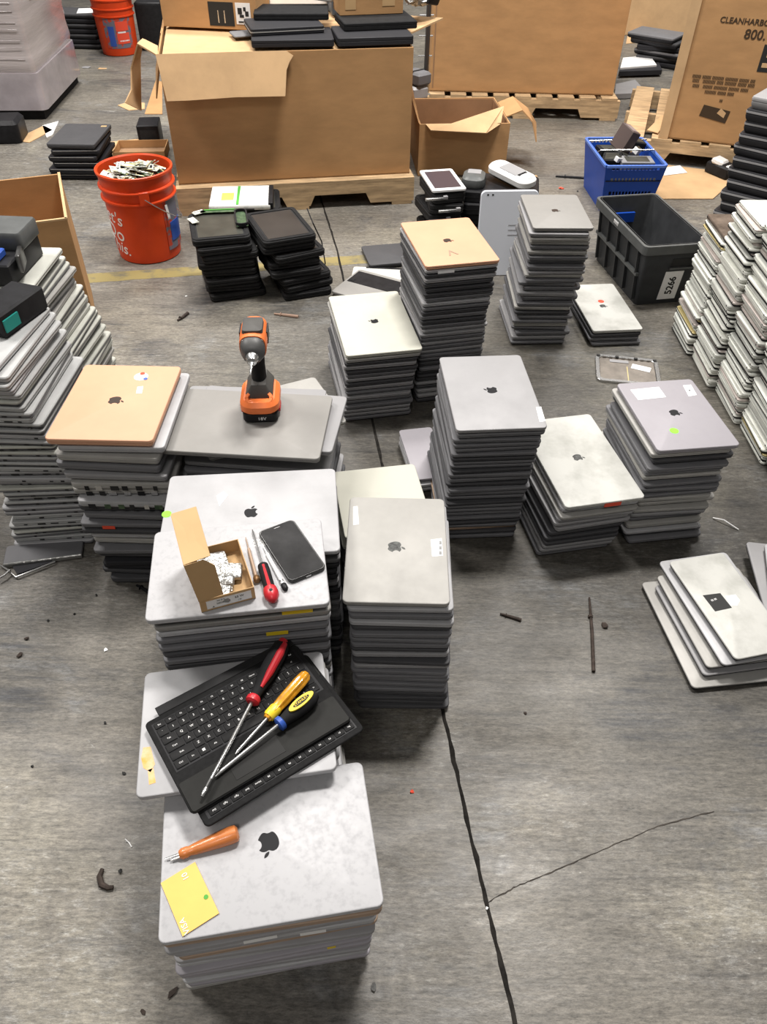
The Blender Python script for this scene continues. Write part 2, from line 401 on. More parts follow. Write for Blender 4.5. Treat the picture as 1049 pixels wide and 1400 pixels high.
# hairline crack branching off
c0 = [at(668, 1233), at(706, 1212), at(760, 1190), at(840, 1155), at(900, 1130), at(985, 1107)]
A_, B_ = [], []
for a, c in zip(c0, c0[1:]):
    for k in range(10):
        q = a.lerp(c, k/10); wd = .0011 + rr.uniform(-.0006, .0006); q.y += rr.uniform(-.0012, .0012)
        A_.append((q.x, q.y - wd)); B_.append((q.x, q.y + wd))
struct('trim_3', MB().prism(A_ + B_[::-1], 0, .0006).mesh('crack', smooth=None), mat('crack_dirt', (.055, .048, .042), .9, var=.5, vscale=40))

# ================================================================== LAPTOP STACKS
near = Stack([(224, 1082), (496, 1039), (525, 1240), (217, 1289)], .30, 15, 'stack under the yellow card', M_WORN,
    'smudged silver laptop under the yellow card and wooden-handled tool', [M_SILVER, M_SILVER2, M_GREYL, M_SILVER, M_GREYL, M_LILAC], leaf='D', lean=(-.015, .01), under=.965, jit=.004, logo=.040, seed=11, top_t=.022,
    over={1: M_PEACHD, 5: M_PEACHD})
kbd = Stack([(195, 925), (442, 885), (460, 1057), (189, 1085)], .335, 17, 'stack under the black keyboards', M_SILVER,
    'silver laptop with torn orange sticker under the keyboards', SILV, leaf='D', under=.95, lean=(.03, .0), seed=12, top_t=.02, unders=.74, ushift=(0, .028))
carton_st = Stack([(213, 727), (441, 708), (449, 825), (196, 850)], .465, 24, 'stack carrying the open carton', M_WORN,
    'smudged silver laptop carrying the open carton and phone', [M_GREYL, M_GREY, M_GREYW, M_DARK, M_SILVER], leaf='U', under=.98, lean=(.0, -.0), seed=13, jit=.004, unders=.88)
appleL = Stack([(231, 650), (457, 641), (467, 752), (214, 768)], .42, 22, 'stack behind the open carton', M_SILVER,
    'silver laptop with green dot behind the open carton', GREYS, leaf='U', under=.985, lean=(-.005, .005), seed=14, logo=.034, logo_m=M_LOGO, top_t=.016, unders=.86, ushift=(0, .028))
drill_st = Stack([(256, 531), (456, 541), (436, 628), (219, 615)], .43, 22, 'stack under the power driver', M_GREYW,
    'taupe grey laptop set askew under the power driver', GREYS, leaf='U', lean=(.03, .0), under=.94, jit=.006, seed=15, ushift=(.015, .03), over={1: M_GREYL, 2: M_GREYL, 3: M_SILVER2}, yj=2, unders=.92)
for i_, dx_, dy_, rz_d in ((1, .018, .012, -3), (2, -.03, .062, 4), (3, .0, .075, 28)):
    drill_st.items[i_].location.x += dx_; drill_st.items[i_].location.y += dy_; drill_st.items[i_].rotation_euler.z += R(rz_d)
grey = Stack([(475, 679), (604, 682), (620, 826), (472, 823)], .37, 21, 'stack right of the black phone', M_TAUPEL,
    'dull silver laptop with mottled logo and two white stickers', [M_GREY, M_DARK, M_GREY, M_DARK, M_GREYL], leaf='R', under=.985, lean=(.012, .0), seed=16, logo=.036, logo_m=M_LOGOG, over={1: M_SILVER, 3: M_SILVER}, ushift=(.008, -.004))
tall = Stack([(598, 488), (712, 485), (749, 584), (627, 589)], .40, 26, 'tall stack behind the mottled-logo laptop', M_GREYL,
    'clean grey laptop topping the tall stack at photo centre', [M_GREY, M_DARK, M_GREY, M_GREY], leaf='L', under=.97, lean=(-.02, .02), seed=17, logo=.034, over={23: M_PEACHD}, jit=.003)
silver = Stack([(443, 405), (544, 398), (578, 476), (480, 487)], .27, 16, 'silver-topped stack beside the peach tower', M_CREAM,
    'cream silver laptop topping the stack beside the peach tower', [M_GREY, M_DARK, M_GREY, M_GREYL], leaf='L', under=.95, lean=(-.022, .02), seed=18, logo=.032, over={1: M_SILVER2}, tilt=(R(0), 0))
gold = Stack([(555, 303), (647, 297), (678, 355), (574, 366)], .51, 32, 'peach-topped tower at mid floor', M_PEACH,
    'peach laptop topping the tower at mid floor', [M_GREY, M_DARK, M_GREY, M_DARK, M_GREYL], leaf='R', under=.95, lean=(-.012, .035), seed=19, logo=.032, logo_m=M_LOGOD, over={1: M_SILVER, 3: M_GREYL, 8: M_SILVER})
backtall = Stack([(704, 267), (785, 265), (817, 313), (738, 310)], .45, 26, 'tower beside the grey crate', M_GREYW,
    'taupe laptop topping the tower beside the grey crate', [M_GREY, M_GREYL, M_SILVER2, M_DARK, M_GREY], leaf='R', under=1.0, lean=(-.02, .01), seed=20, logo=.030, logo_m=M_LOGOD, jit=.009, yj=2)
goldL = Stack([(108, 498), (243, 501), (214, 603), (69, 600)], .475, 20, 'peach-topped stack at the left', M_PEACH,
    'peach laptop with a round cartoon sticker at the left', [M_GREYL, M_SILVER2, M_GREY, M_DARK, M_SILVER], leaf='R', under=1.0, lean=(.015, .0), seed=21, logo=.036, logo_m=M_LOGOD, ushift=(.012, .0), jit=.009, yj=2.5, over={16: M_BLACKL, 17: M_BLACKL, 18: M_DARK, 1: M_SILVER, 2: M_SILVER2})
purple = Stack([(845, 524), (946, 518), (1013, 608), (898, 617)], .335, 18, 'stack topped by the green-dotted laptop', M_LILAC,
    'lilac grey laptop with green dot and white labels', [M_SILVER2, M_GREYL, M_GREY, M_SILVER, M_GREY], leaf='R', under=1.0, lean=(-.006, .01), seed=22, logo=.033, ushift=(-.004, 0), jit=.009, yj=2, over={1: M_SILVER2, 2: M_DARK})
white = Stack([(722, 576), (808, 565), (882, 680), (760, 695)], .215, 12, 'stack topped by the scratched laptop', M_PALE,
    'pale scratched laptop with red mark on its front edge', [M_GREY, M_DARK, M_GREYL, M_DARK], leaf='R', under=.98, lean=(-.04, .02), seed=23, logo=.032, logo_m=M_LOGOG, over={1: M_SILVER, 2: M_SILVER2, 3: M_GREYL, 4: M_GREYL}, jit=.006)
wred = Stack([(797, 390), (842, 388), (876, 449), (788, 452)], .068, 4, 'low stack with the red-dotted lid', M_PALE,
    'white-silver laptop with a red dot beside the grey crate', [M_DARK, M_GREYL, M_GREY], leaf='R', lean=(.0, .0), seed=24, logo=.030, logo_m=M_LOGOG, jit=.005)
half = Stack([(541, 589), (588, 583), (618, 651), (572, 655)], .06, 4, 'low stack behind the centre tower', M_LILAC,
    'grey laptop on the low stack behind the centre tower', [M_GREYL, M_SILVER], leaf='R', seed=25, jit=.008)
flat = Stack([(460, 644), (569, 634), (592, 722), (466, 738)], .275, 16, 'cream-topped stack behind the mottled-logo laptop', M_CREAM,
    'cream silver laptop partly hidden behind the mottled-logo laptop', [M_DARK, M_GREY, M_CREAM], leaf='R', seed=26, jit=.005, lean=(-.01, 0), over={1: M_CREAM})
# ---- marks on the tops
kbd.sticker([(196, 1022), (206, 1021), (212, 1045), (206, 1056), (196, 1050), (193, 1036)], M_ORSTK, 'torn orange sticker')
kbd.sticker([(202, 1053), (210, 1050), (213, 1070), (204, 1073)], M_ORSTK, 'torn orange sticker')
appleL.blob(228, 703, .010, M_GREEN, 'round green dot sticker')
appleL.sticker([(296, 678), (306, 672), (312, 677), (300, 692)], M_WHITEP, 'white paper label')
carton_st.sticker([(341, 738), (365, 737), (366, 746), (342, 748)], M_WHITEP, 'worn white letters patch')
carton_st.write(352, 742, 'OS', .016, R(3), M_STEELD)
grey.sticker([(483, 693), (489, 692), (491, 717), (483, 718)], M_WHITEP, 'narrow white sticker')
grey.sticker([(589, 738), (604, 736), (606, 760), (591, 761)], M_WHITEP, 'white sticker with fine print')
for k in range(3): grey.write(602, 742 + 7*k, 'IIIII', .008, R(0), M_INK)
tall.sticker([(733, 557), (740, 556), (746, 576), (738, 577)], M_WHITEP, 'small white sticker at corner')
gold.write(617, 345, 'V', .05, R(-80), M_PEACHD)
goldL.blob(193, 515, .017, M_WHITE, 'round white cartoon sticker'); goldL.blob(195, 511, .006, M_REDS, 'red cap on the sticker', th=.0006); goldL.blob(199, 518, .005, M_BLUEC, 'blue patch on the sticker', th=.0006)
goldL.sticker([(188, 529), (196, 528), (194, 538), (186, 538)], M_WHITEP, 'small white paper scrap')
purple.sticker([(862, 533), (901, 529), (911, 543), (873, 547)], M_WHITEP, 'white printed label'); purple.sticker([(934, 527), (945, 526), (953, 540), (942, 542)], M_WHITEP, 'small white label')
for k in range(3): purple.write(884 + 2*k, 534 + 4*k, 'llll lll llll', .006, R(90), M_GREYL)
purple.write(943, 534, 'lllll', .006, 0, M_INK)
purple.blob(922, 589, .0115, M_GREEN, 'round green dot sticker')
wred.blob(822, 412, .012, M_REDS, 'small red dot sticker')
def front_strip(st, i, x, w, m, name, label, hh=.6):
    """a strip on the viewer-side edge of laptop i of a stack"""
    o = st.items[i]; leaf_side = st.__dict__.get('side', None)
    d = (Matrix.Rotation(-o.rotation_euler.z, 3, 'Z') @ Vector((0, -1, 0)))
    bb = [c for c in o.children if c.name.startswith('base')][0].data
    hx = max(v.co.x for v in bb.vertices); hy = max(v.co.y for v in bb.vertices); t = max(v.co.z for v in bb.vertices)/.6
    if abs(d.x) > abs(d.y): c = (math.copysign(hx, d.x), x); size = (.0012, w, t*hh)
    else: c = (x, math.copysign(hy, d.y)); size = (w, .0012, t*hh)
    part(name, MB().box((c[0], c[1], t*.42), size).mesh('strip', smooth=None), m, o, label=label)
front_strip(carton_st, 1, .10, .055, M_YELLOW, 'tape', 'yellow tape on the front edge', .8)
front_strip(carton_st, 4, .06, .04, M_YELLOW, 'tape', 'yellow tape on the front edge', .5)
front_strip(drill_st, 3, .0, .028, M_WHITEP, 'sticker', 'white strip on the front edge', .5)
front_strip(white, 0, .02, .045, M_REDS, 'sticker', 'red mark on the front edge', .7)
front_strip(goldL, 10, -.05, .03, M_REDS, 'sticker', 'red mark on the front edge', .5)
front_strip(gold, 1, -.05, .05, M_WHITEP, 'sticker', 'white strip on the front edge', .6)
front_strip(near, 3, -.06, .04, M_WHITEP, 'label', 'white strip on the front edge', .5)
front_strip(near, 2, .02, .05, M_WHITEP, 'label', 'white strip on the front edge', .5)
front_strip(near, 8, -.09, .014, M_YELLOW, 'label', 'yellow tab on the front edge', .5)
for i in (5, 6, 7):   # gutted laptops showing their boards
    for k in range(6):
        front_strip(goldL, i, -.08 + .03*k + random.uniform(-.006, .006), random.uniform(.008, .02), random.choice([M_BLACK, M_INK, M_STEEL, M_PCB]), 'circuit_part', 'exposed board part on the edge', .5)

# ---- loose pile at right edge
def pile(name, quad, h, t, m, label, g, lift=(0, 0)):
    P = [at(px, py, h) for px, py in quad]; c = sum(P, Vector())/4
    u = (P[1]-P[0]) + (P[2]-P[3]); a = math.atan2(u.y, u.x)
    w = ((P[1]-P[0]).length + (P[2]-P[3]).length)/2; d = ((P[0]-P[3]).length + (P[1]-P[2]).length)/2
    Ln, S, yaw = (d, w, a - PI/2) if d > w else (w, d, a)
    return laptop((c.x, c.y, h - t), yaw, round(Ln, 3), round(S, 3), t, m, label, g, lift, base_m=M_BLACKL), (Ln, S)  # black bases paint in the dark gaps between the piled slabs
pg = 'silver laptops loosely piled at the right edge'
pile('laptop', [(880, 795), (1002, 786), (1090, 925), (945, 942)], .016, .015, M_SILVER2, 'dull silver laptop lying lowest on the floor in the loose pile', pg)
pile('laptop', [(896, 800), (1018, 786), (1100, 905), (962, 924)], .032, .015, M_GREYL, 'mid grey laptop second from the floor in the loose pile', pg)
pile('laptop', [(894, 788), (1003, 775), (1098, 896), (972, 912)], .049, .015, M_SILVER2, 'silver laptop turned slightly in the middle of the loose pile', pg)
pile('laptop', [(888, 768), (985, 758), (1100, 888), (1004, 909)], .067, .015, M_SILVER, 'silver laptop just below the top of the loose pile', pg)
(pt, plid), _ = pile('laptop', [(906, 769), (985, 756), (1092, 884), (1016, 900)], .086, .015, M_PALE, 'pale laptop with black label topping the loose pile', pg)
def on_lid(o, px, py, h):
    p = o.matrix_basis.inverted() @ at(px, py, h); return (p.x, p.y)
bl = [on_lid(pt, *p, .086) for p in ((961, 814), (985, 811), (1001, 831), (978, 836))]
part('sticker', MB().prism(bl, 0, .0003).mesh('s', smooth=None), M_INK, plid, (0, 0, .0151), label='black printed label')
wl = [on_lid(pt, *p, .086) for p in ((992, 815), (1006, 813), (1012, 821), (1008, 828), (999, 828))]
part('sticker', MB().prism(wl, 0, .0002).mesh('s', smooth=None), M_WHITEP, plid, (0, 0, .0151), label='white glue residue')
x, y = on_lid(pt, 976, 820, .086)
part('writing', text_mesh('llll llll', .008), M_WHITEP, plid, (x, y, .0155), (0, 0, R(-80)))
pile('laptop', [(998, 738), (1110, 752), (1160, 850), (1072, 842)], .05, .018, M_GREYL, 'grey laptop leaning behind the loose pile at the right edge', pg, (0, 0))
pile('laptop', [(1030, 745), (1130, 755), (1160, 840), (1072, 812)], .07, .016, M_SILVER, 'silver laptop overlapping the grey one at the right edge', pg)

# ---- left: stacks of stripped laptop cases
_port = {}
def port_mesh(S, t, sgn, seed):
    k = (round(S, 3), sgn, seed)
    if k in _port: return _port[k]
    rnd = random.Random(seed); out = []; y = -S*.36
    while y < S*.36:
        w = rnd.choice((.006, .009, .012, .02))
        if rnd.random() < .7: out.append(MB().box((sgn*.0, y, t*.42), (.0012, w, t*rnd.choice((.16, .22, .28)))).mesh('port', smooth=None))
        y += w + rnd.uniform(.008, .035)
    _port[k] = out; return out
def case_stack(x1, y0, z0, htop, n, desc, prof, pal, seed, yaw=0, Ln=.30, S=.212):
    rnd = random.Random(seed); t = (htop - z0)/n
    for i in range(n):
        f = i/(n-1); z = htop - t*(i+1)
        dx, dy, dyw = prof(f)
        m = rnd.choice(pal)
        lab = '%s stripped laptop case, %s from the top of the %s' % ('pale' if m is M_CASEP else 'silver' if m is M_CASE else 'grey', ORD[i], desc)
        o = thing('laptop_case', lab, 'laptop case', (x1 - S/2 + dx + rnd.uniform(-.012, .012), y0 + Ln/2 + dy + rnd.uniform(-.006, .006), max(z, z0)), (0, 0, PI/2 + R(yaw + dyw + rnd.uniform(-2.5, 2.5))), 'stripped cases in the ' + desc)
        tt = round(t - .0003, 4)
        part('shell', lap_mesh('shell_low', Ln, S, tt), rnd.choice((m, M_GREY, M_DARK)), o); part('palm_rest', lap_mesh('shell_up', Ln, S, tt), m, o)  # grey and dark lower halves paint in the dark gaps between cases
        if f > .2:
            for pm in port_mesh(S, tt, -1, i % 5): part('port', pm, M_INK, o, (-Ln/2 - .0001, 0, 0))
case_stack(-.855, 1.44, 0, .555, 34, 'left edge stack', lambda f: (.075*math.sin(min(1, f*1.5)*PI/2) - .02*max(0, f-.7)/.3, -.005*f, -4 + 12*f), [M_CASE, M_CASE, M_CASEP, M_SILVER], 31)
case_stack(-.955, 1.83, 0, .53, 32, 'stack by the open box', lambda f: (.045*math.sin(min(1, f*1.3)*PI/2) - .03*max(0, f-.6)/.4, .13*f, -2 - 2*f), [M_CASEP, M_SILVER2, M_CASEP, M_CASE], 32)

# ---- right: wall of white shells in four columns
def shell_column(x0, y0, n, h, desc, seed, dx=0.0, Ln=.30, S=.205, top=None):
    rnd = random.Random(seed); ts = [rnd.choice((.8, 1, 1, 1.2)) for _ in range(n)]; k = h/sum(ts); z = h
    for i in range(n):
        t = ts[i]*k; z -= t; f = i/(n-1)
        m = rnd.choice([M_SHELLW, M_SHELLW, M_SHELLW, M_SHELLG, M_SHELLG, M_SHELLP]); m2 = rnd.choice([M_SHELLW, M_SHELLG, M_BLACKM, M_BLACKM])  # black lower shells stand in for the dark gaps along the wall
        if i == 0 and top: m = m2 = top
        if rnd.random() < .03: m = M_SHELLY
        w = {'shell_white': 'white', 'shell_grey': 'grey', 'shell_pinkish': 'pinkish', 'shell_gold': 'golden', 'shrink': ''}.get(m.name, 'brown')
        lab = '%s laptop shell, %s from the top of the %s' % (w, ORD[i], desc)
        o = thing('laptop_shell', lab, 'laptop shell', (x0 + Ln/2 + dx*f + rnd.uniform(-.012, .008), y0 + S/2 + rnd.uniform(-.005, .005), max(0, z)), (0, 0, R(rnd.uniform(-1.5, 1.5))), 'shells in the ' + desc)
        tt = round(t - .0004, 4)
        part('shell', lap_mesh('shell_low', Ln, S, tt), m2 if m2 is not M_BLACKM else m2, o); part('deck', lap_mesh('shell_up', Ln, S, tt), m, o)
        if i < 40 and rnd.random() < .75: part('screw_hole', _hole(tt), M_INK, o, (-Ln/2 - .0002, S/2 - .014, tt*.75)); part('screw_hole', _hole(tt), M_INK, o, (-Ln/2 - .0002, -S/2 + .014, tt*.75))
_h = {}
def _hole(t):
    k = round(t, 3)
    if k not in _h: _h[k] = MB().box((0, 0, 0), (.001, .004, t*.3)).mesh('hole', smooth=None)
    return _h[k]
M_BROWNTOP = mat('brown_top', (.14, .11, .09), .25, var=.5, vscale=12)
shell_column(1.118, 2.455, 30, .445, 'rearmost column of the white wall', 41, -.012, top=M_BROWNTOP)
shell_column(1.108, 2.245, 38, .575, 'second column of the white wall', 42, .012)
shell_column(1.12, 2.035, 40, .60, 'third column of the white wall', 43, .025)
shell_column(1.13, 1.825, 40, .61, 'fourth column of the white wall', 44, .035)
shell_column(1.14, 1.615, 38, .60, 'fifth column of the white wall', 45, .04)
shell_column(1.15, 1.405, 36, .58, 'nearest column of the white wall', 46, .045)
# ================================================================== CARTONS, PALLETS, BINS
struct('trim_4', MB().box((0, 3, 6.4), (14, .2, .3)).box((0, 9, 6.4), (14, .2, .3)).mesh('beam'), M_STEELD)

def open_box_mesh(w, d, h, t=.006, cut=None):
    mb = MB()
    mb.box((0, 0, t/2), (w, d, t)); mb.box((0, -d/2 + t/2, h/2), (w, t, h)); mb.box((0, d/2 - t/2, h/2), (w, t, h))
    mb.box((-w/2 + t/2, 0, h/2), (t, d - 2*t, h)); mb.box((w/2 - t/2, 0, h/2), (t, d - 2*t, h)); return mb
def pallet(label, loc, yaw, w, d, h, m=M_WOOD, boards=7, group=None, along=False):
    """boards run along x? no: deck boards run front to back across three stringers lying along x"""
    o = thing('pallet', label, 'pallet', loc, yaw, group)
    bt = .016; st_h = h - 2*bt
    bw = d/(boards*1.35)
    for k in range(3):
        y = -d/2 + .02 + k*(d - .04)/2
        mb = MB(); n = w/2
        # notched stringer profile
        P = [(-n, 0), (-n*.62, 0), (-n*.58, st_h*.5), (-n*.14, st_h*.5), (-n*.10, 0), (n*.10, 0), (n*.14, st_h*.5), (n*.58, st_h*.5), (n*.62, 0), (n, 0), (n, st_h), (-n, st_h)]
        M = Matrix.Translation((0, y + .02, bt)) @ Matrix.Rotation(PI/2, 4, 'X')
        part('stringer', mb.prism(P, 0, .04, M).mesh('stringer'), m, o)
    nb = 9
    if along:
        for k in range(boards):
            y = -d/2 + (bw*.5) + k*(d - bw)/(boards - 1)
            part('deck_board', MB().box((0, y, h - bt/2), (w, bw, bt), bev=.001).mesh('deck_board'), m, o)
    for k in range(0 if along else nb):
        x = -w/2 + w/nb*(k + .5)
        part('deck_board', MB().box((x, 0, h - bt/2), (w/nb*.72, d, bt), bev=.001).mesh('deck_board'), m, o)
    for k in range(3):
        x = -w/2 + .06 + k*(w - .12)/2
        part('bottom_board', MB().box((x, 0, bt/2), (.10, d, bt), bev=.001).mesh('bottom_board'), m, o)
    return o
# --- big gaylord box at the back centre
pA, pB = at(252, 285), at(566, 262)
bl, br = at(245, 253, .13), at(560, 237, .13)
yawG = math.atan2(br.y - bl.y, br.x - bl.x); wG = (br - bl).length; dG = 1.0; hG = .545
fwd = Vector((-math.sin(yawG), math.cos(yawG), 0)); rgt = Vector((math.cos(yawG), math.sin(yawG), 0))
cG = (bl + br)/2 + fwd*dG/2
pallet('wooden pallet under the big open carton at the back centre', (cG.x - fwd.x*.02, cG.y - fwd.y*.02, 0), yawG, wG + .03, dG + .06, .13, along=True)
gb = thing('cardboard_box', 'big open cardboard box full of electronics on a pallet', 'cardboard box', (cG.x, cG.y, .13), yawG)
part('body', open_box_mesh(wG, dG, hG, .008).mesh('body', .001), M_CARD, gb)
# torn flap folded down over the front
fl = [(-.565, 0), (-.01, 0), (.02, -.02), (.0, -.045), (-.015, -.075), (-.03, -.175), (-.25, -.172), (-.45, -.178), (-.545, -.178), (-.555, -.09)]
M = Matrix.Translation((0, -dG/2 - .004, hG + .002)) @ Matrix.Rotation(R(70), 4, 'X')
part('flap', MB().prism([(x, y) for x, y in fl], 0, .006, M).mesh('flap', smooth=None), M_CARDL, gb, label='torn paler flap folded down over the front')
# twisted strip of the left flap hanging outwards
def ribbon(pts, wid, th, n_sub=6):
    mb = MB(); rings = []
    for (p, wv) in pts:
        p = Vector(p); wv = Vector(wv).normalized()*wid/2
        rings.append((p, wv))
    P = []
    for i in range(len(rings) - 1):
        for k in range(n_sub):
            t = k/n_sub; P.append((rings[i][0].lerp(rings[i+1][0], t), rings[i][1].lerp(rings[i+1][1], t)))
    P.append(rings[-1]); loops = []
    for i, (p, wv) in enumerate(P):
        tg = (P[min(i+1, len(P)-1)][0] - P[max(i-1, 0)][0]).normalized(); nn = tg.cross(wv).normalized()*th/2
        loops.append([p - wv - nn, p + wv - nn, p + wv + nn, p - wv + nn])
    return mb._loft(loops)
part('flap', ribbon([((-wG/2, -dG*.44, hG), (0, 1, .2)), ((-wG/2 - .07, -dG*.40, hG + .03), (.2, 1, 0)), ((-wG/2 - .11, -dG*.36, hG - .06), (.5, 1, .3)), ((-wG/2 - .13, -dG*.38, hG - .17), (.3, .8, -.4)), ((-wG/2 - .15, -dG*.42, hG - .22), (.6, .5, -.5))], .09, .006).mesh('flap'), M_CARDL, gb, label='torn twisted flap hanging off the left side')
part('flap', MB().quad_sheet([(-wG/2, -.1, hG), (-wG/2, dG/2, hG), (-wG/2 - .10, dG/2, hG - .28), (-wG/2 - .08, .0, hG - .30)], .006).mesh('flap', smooth=None), M_CARD, gb)
# the right flap sticking out
part('flap', MB().quad_sheet([(wG/2 - .01, -dG*.30, hG), (wG/2 + .22, -dG*.12, hG + .035), (wG/2 + .02, dG*.12, hG + .01)], .007).mesh('flap', smooth=None), M_CARDL, gb, label='pale pointed flap sticking out at the right')
Z1 = .13 + hG
def gl(x, y, z=0): return cG + rgt*x + fwd*y + Vector((0, 0, Z1 - cG.z + z))
def gthing(name, label, cat, x, y, z, rz=0, group=None, tilt=(0, 0)):
    p = gl(x, y, z); return thing(name, label, cat, p, (tilt[0], tilt[1], yawG + R(rz)), group)
cs = gthing('cardboard_sheet', 'pale cardboard sheet lying over the goods in the big box', 'cardboard sheet', 0, 0, -.007)
part('sheet', MB().box((.0, .0, 0), (wG - .04, dG - .04, .008)).mesh('sheet', smooth=None), M_CARDL, cs)
def slabs(name, label, cat, x, y, z, w, d, h, m, rz=0, r=.012, group=None, tilt=(0, 0), trim=None):
    o = gthing(name, label, cat, x, y, z, rz, group, tilt)
    part('body', MB().slab(w, d, r, [(0, .003), (.003, 0), (h*.5, 0), (h*.55, .002), (h*.6, 0), (h - .003, 0), (h, .003)]).mesh('body'), m, o)
    if trim: part('edge_trim', MB().slab(w + .002, d + .002, r, [(h*.42, 0), (h*.55, 0)]).mesh('trim'), trim, o)
    return o
zz = .009
# carton with a black window at the back left of the heap
q0 = at_y(224, 36, cG.y - .12); zb = gl(0, 0, zz).z
cl, cr = at(224, 36, zb), at(353, 42, zb)
cw = (cr - cl).length; cc = (cl + cr)/2; ya = math.atan2(cr.y - cl.y, cr.x - cl.x)
bx = thing('cardboard_box', 'closed carton with black window print on the goods heap', 'cardboard box', (cc.x - math.sin(ya)*.12, cc.y + math.cos(ya)*.12, zb), ya)
part('body', MB().box((0, 0, .085), (cw, .24, .17), bev=.002).mesh('body'), M_CARD, bx)
part('print', MB().box((.06, -.1207, .06), (.12, .001, .095)).mesh('print', smooth=None), M_INK, bx, label='black window print with two thin figures')
part('print', MB().box((.045, -.1215, .05), (.004, .001, .05)).box((.075, -.1215, .05), (.004, .001, .05)).mesh('print', smooth=None), M_STEEL, bx)
part('label', MB().box((.165, -.1207, .065), (.07, .001, .085)).mesh('label', smooth=None), M_WHITEP, bx, label='white label with black pictograms')
mb = MB()
for (a, b_, c_, d_) in ((.15, .075, .02, .025), (.173, .083, .012, .016), (.183, .065, .016, .02), (.158, .055, .02, .012)): mb.box((a, -.1215, b_), (c_, .001, d_))
mb.box((.165, -.1215, .032), (.05, .001, .006)); part('print', mb.mesh('print', smooth=None), M_INK, bx)
# black laptops heap (front middle)
def gpx(px, py, z=zz):
    p = at(px, py, Z1 + z); d = p - Vector((cG.x, cG.y, p.z)); return d.dot(rgt), d.dot(fwd) + .08
gH = 'dark laptops heaped on the big box'
x, y = gpx(402, 62); slabs('laptop', 'black laptop lowest of the heap at the big box front', 'laptop', x, y, zz, .36, .24, .03, M_BLACKL, -3, group=gH)
x, y = gpx(400, 56); slabs('laptop', 'black laptop with silver edge in the heap at the big box front', 'laptop', x - .03, y, zz + .031, .33, .22, .028, M_BLACKL, 6, group=gH, trim=M_SILVER2)
x, y = gpx(400, 48); slabs('laptop', 'black laptop with worn lid near the heap top', 'laptop', x + .01, y + .02, zz + .06, .34, .22, .026, M_BLACKM, -6, group=gH)
x, y = gpx(425, 38); slabs('laptop', 'dull grey laptop crowning the dark heap on the big box', 'laptop', x, y + .05, zz + .100, .26, .18, .016, M_GREYW, -14, group=gH, tilt=(R(-6), R(5)))
x, y = gpx(350, 52); slabs('tablet', 'thin grey tablet sticking out left of the dark heap', 'tablet', x - .03, y - .01, zz + .001, .16, .11, .008, M_GREY, 12)
x, y = gpx(330, 40); slabs('tablet', 'grey tablet with blue tint behind the dark heap', 'tablet', x, y + .06, zz + .001, .18, .13, .012, M_GREYL, -20)
x, y = gpx(520, 58); slabs('laptop', 'black laptop under the small carton on the big box', 'laptop', x - .03, y - .02, zz, .34, .24, .034, M_BLACKL, 1, group=gH)
x, y = gpx(518, 52); slabs('laptop', 'thick black laptop directly beneath the small carton', 'laptop', x, y + .02, zz + .035, .34, .24, .03, M_BLACKM, 4, group=gH)
x, y = gpx(512, 46)
o = gthing('cardboard_box', 'small closed carton on black laptops at the heap right', 'cardboard box', x - .01, y + .05, zz + .066, 4)
part('body', MB().box((0, 0, .04), (.30, .16, .08), bev=.002).mesh('body'), M_CARD, o)
part('tape', MB().box((-.10, -.0808, .05), (.05, .001, .055)).mesh('tape', smooth=None), M_KRAFT, o, label='pale tape patch'); part('tape', MB().box((.08, -.0808, .055), (.06, .001, .045)).mesh('tape', smooth=None), M_KRAFT, o, label='pale tape patch')
x, y = gpx(500, 25); slabs('printer', 'dark blue-grey printer housing behind the small carton', 'printer', x - .03, y + .10, zz, .26, .20, .19, mat('slate_plastic', (.06, .075, .095), .4), 2, r=.02)
x, y = gpx(430, 18); slabs('laptop', 'white laptop with red outline at the back of the heap', 'laptop', x - .05, y + .14, zz + .001, .30, .24, .12, M_WHITE, -8, r=.02, trim=M_RED)
x, y = gpx(390, 38)
o = gthing('envelope', 'yellow padded envelope on the goods heap', 'envelope', x + .03, y + .16, zz + .001, 25); part('body', MB().box((0, 0, .012), (.16, .22, .024), bev=.008).mesh('env'), M_YPAPER, o)
x, y = gpx(566, 40)
o = gthing('scrap_bag', 'crumpled clear bag with black part at the heap right end', 'bag', x + .045, y + .06, zz + .068, 15)
mb = MB(); bmesh.ops.create_icosphere(mb.bm, subdivisions=3, radius=.06)
for v in mb.bm.verts: v.co = Vector((v.co.x*1.1, v.co.y*1.5, v.co.z*.6 + .04)) + Vector((random.uniform(-.01, .01), random.uniform(-.01, .01), random.uniform(-.008, .008)))
part('bag', mb.mesh('bag', smooth=None), M_FOIL, o); part('black_part', MB().box((.03, -.05, .05), (.08, .09, .05), (0.3, .2, .4), bev=.006).mesh('bp'), M_BLACK, o, label='black part in the bag')
# --- tall box behind
kl, kr = at(587, 125, .13), at(838, 131, .13)
yk = math.atan2(kr.y - kl.y, kr.x - kl.x); wk = (kr - kl).length; ck = (kl + kr)/2 + Vector((-math.sin(yk), math.cos(yk), 0))*.5
pallet('wooden pallet under the tall plain carton at the back', (ck.x + .01, ck.y - .04, 0), yk, wk + .06, 1.04, .13)
o = thing('cardboard_box', 'tall plain cardboard box on a pallet behind the small open carton', 'cardboard box', (ck.x, ck.y, .131), yk)
part('body', open_box_mesh(wk, 1.0, 1.05, .01).mesh('body', .0015), M_CARD, o)
part('tape', MB().box((-wk/2 + .02, -.5008, .52), (.008, .001, 1.0)).mesh('t', smooth=None), M_CARDD, o)
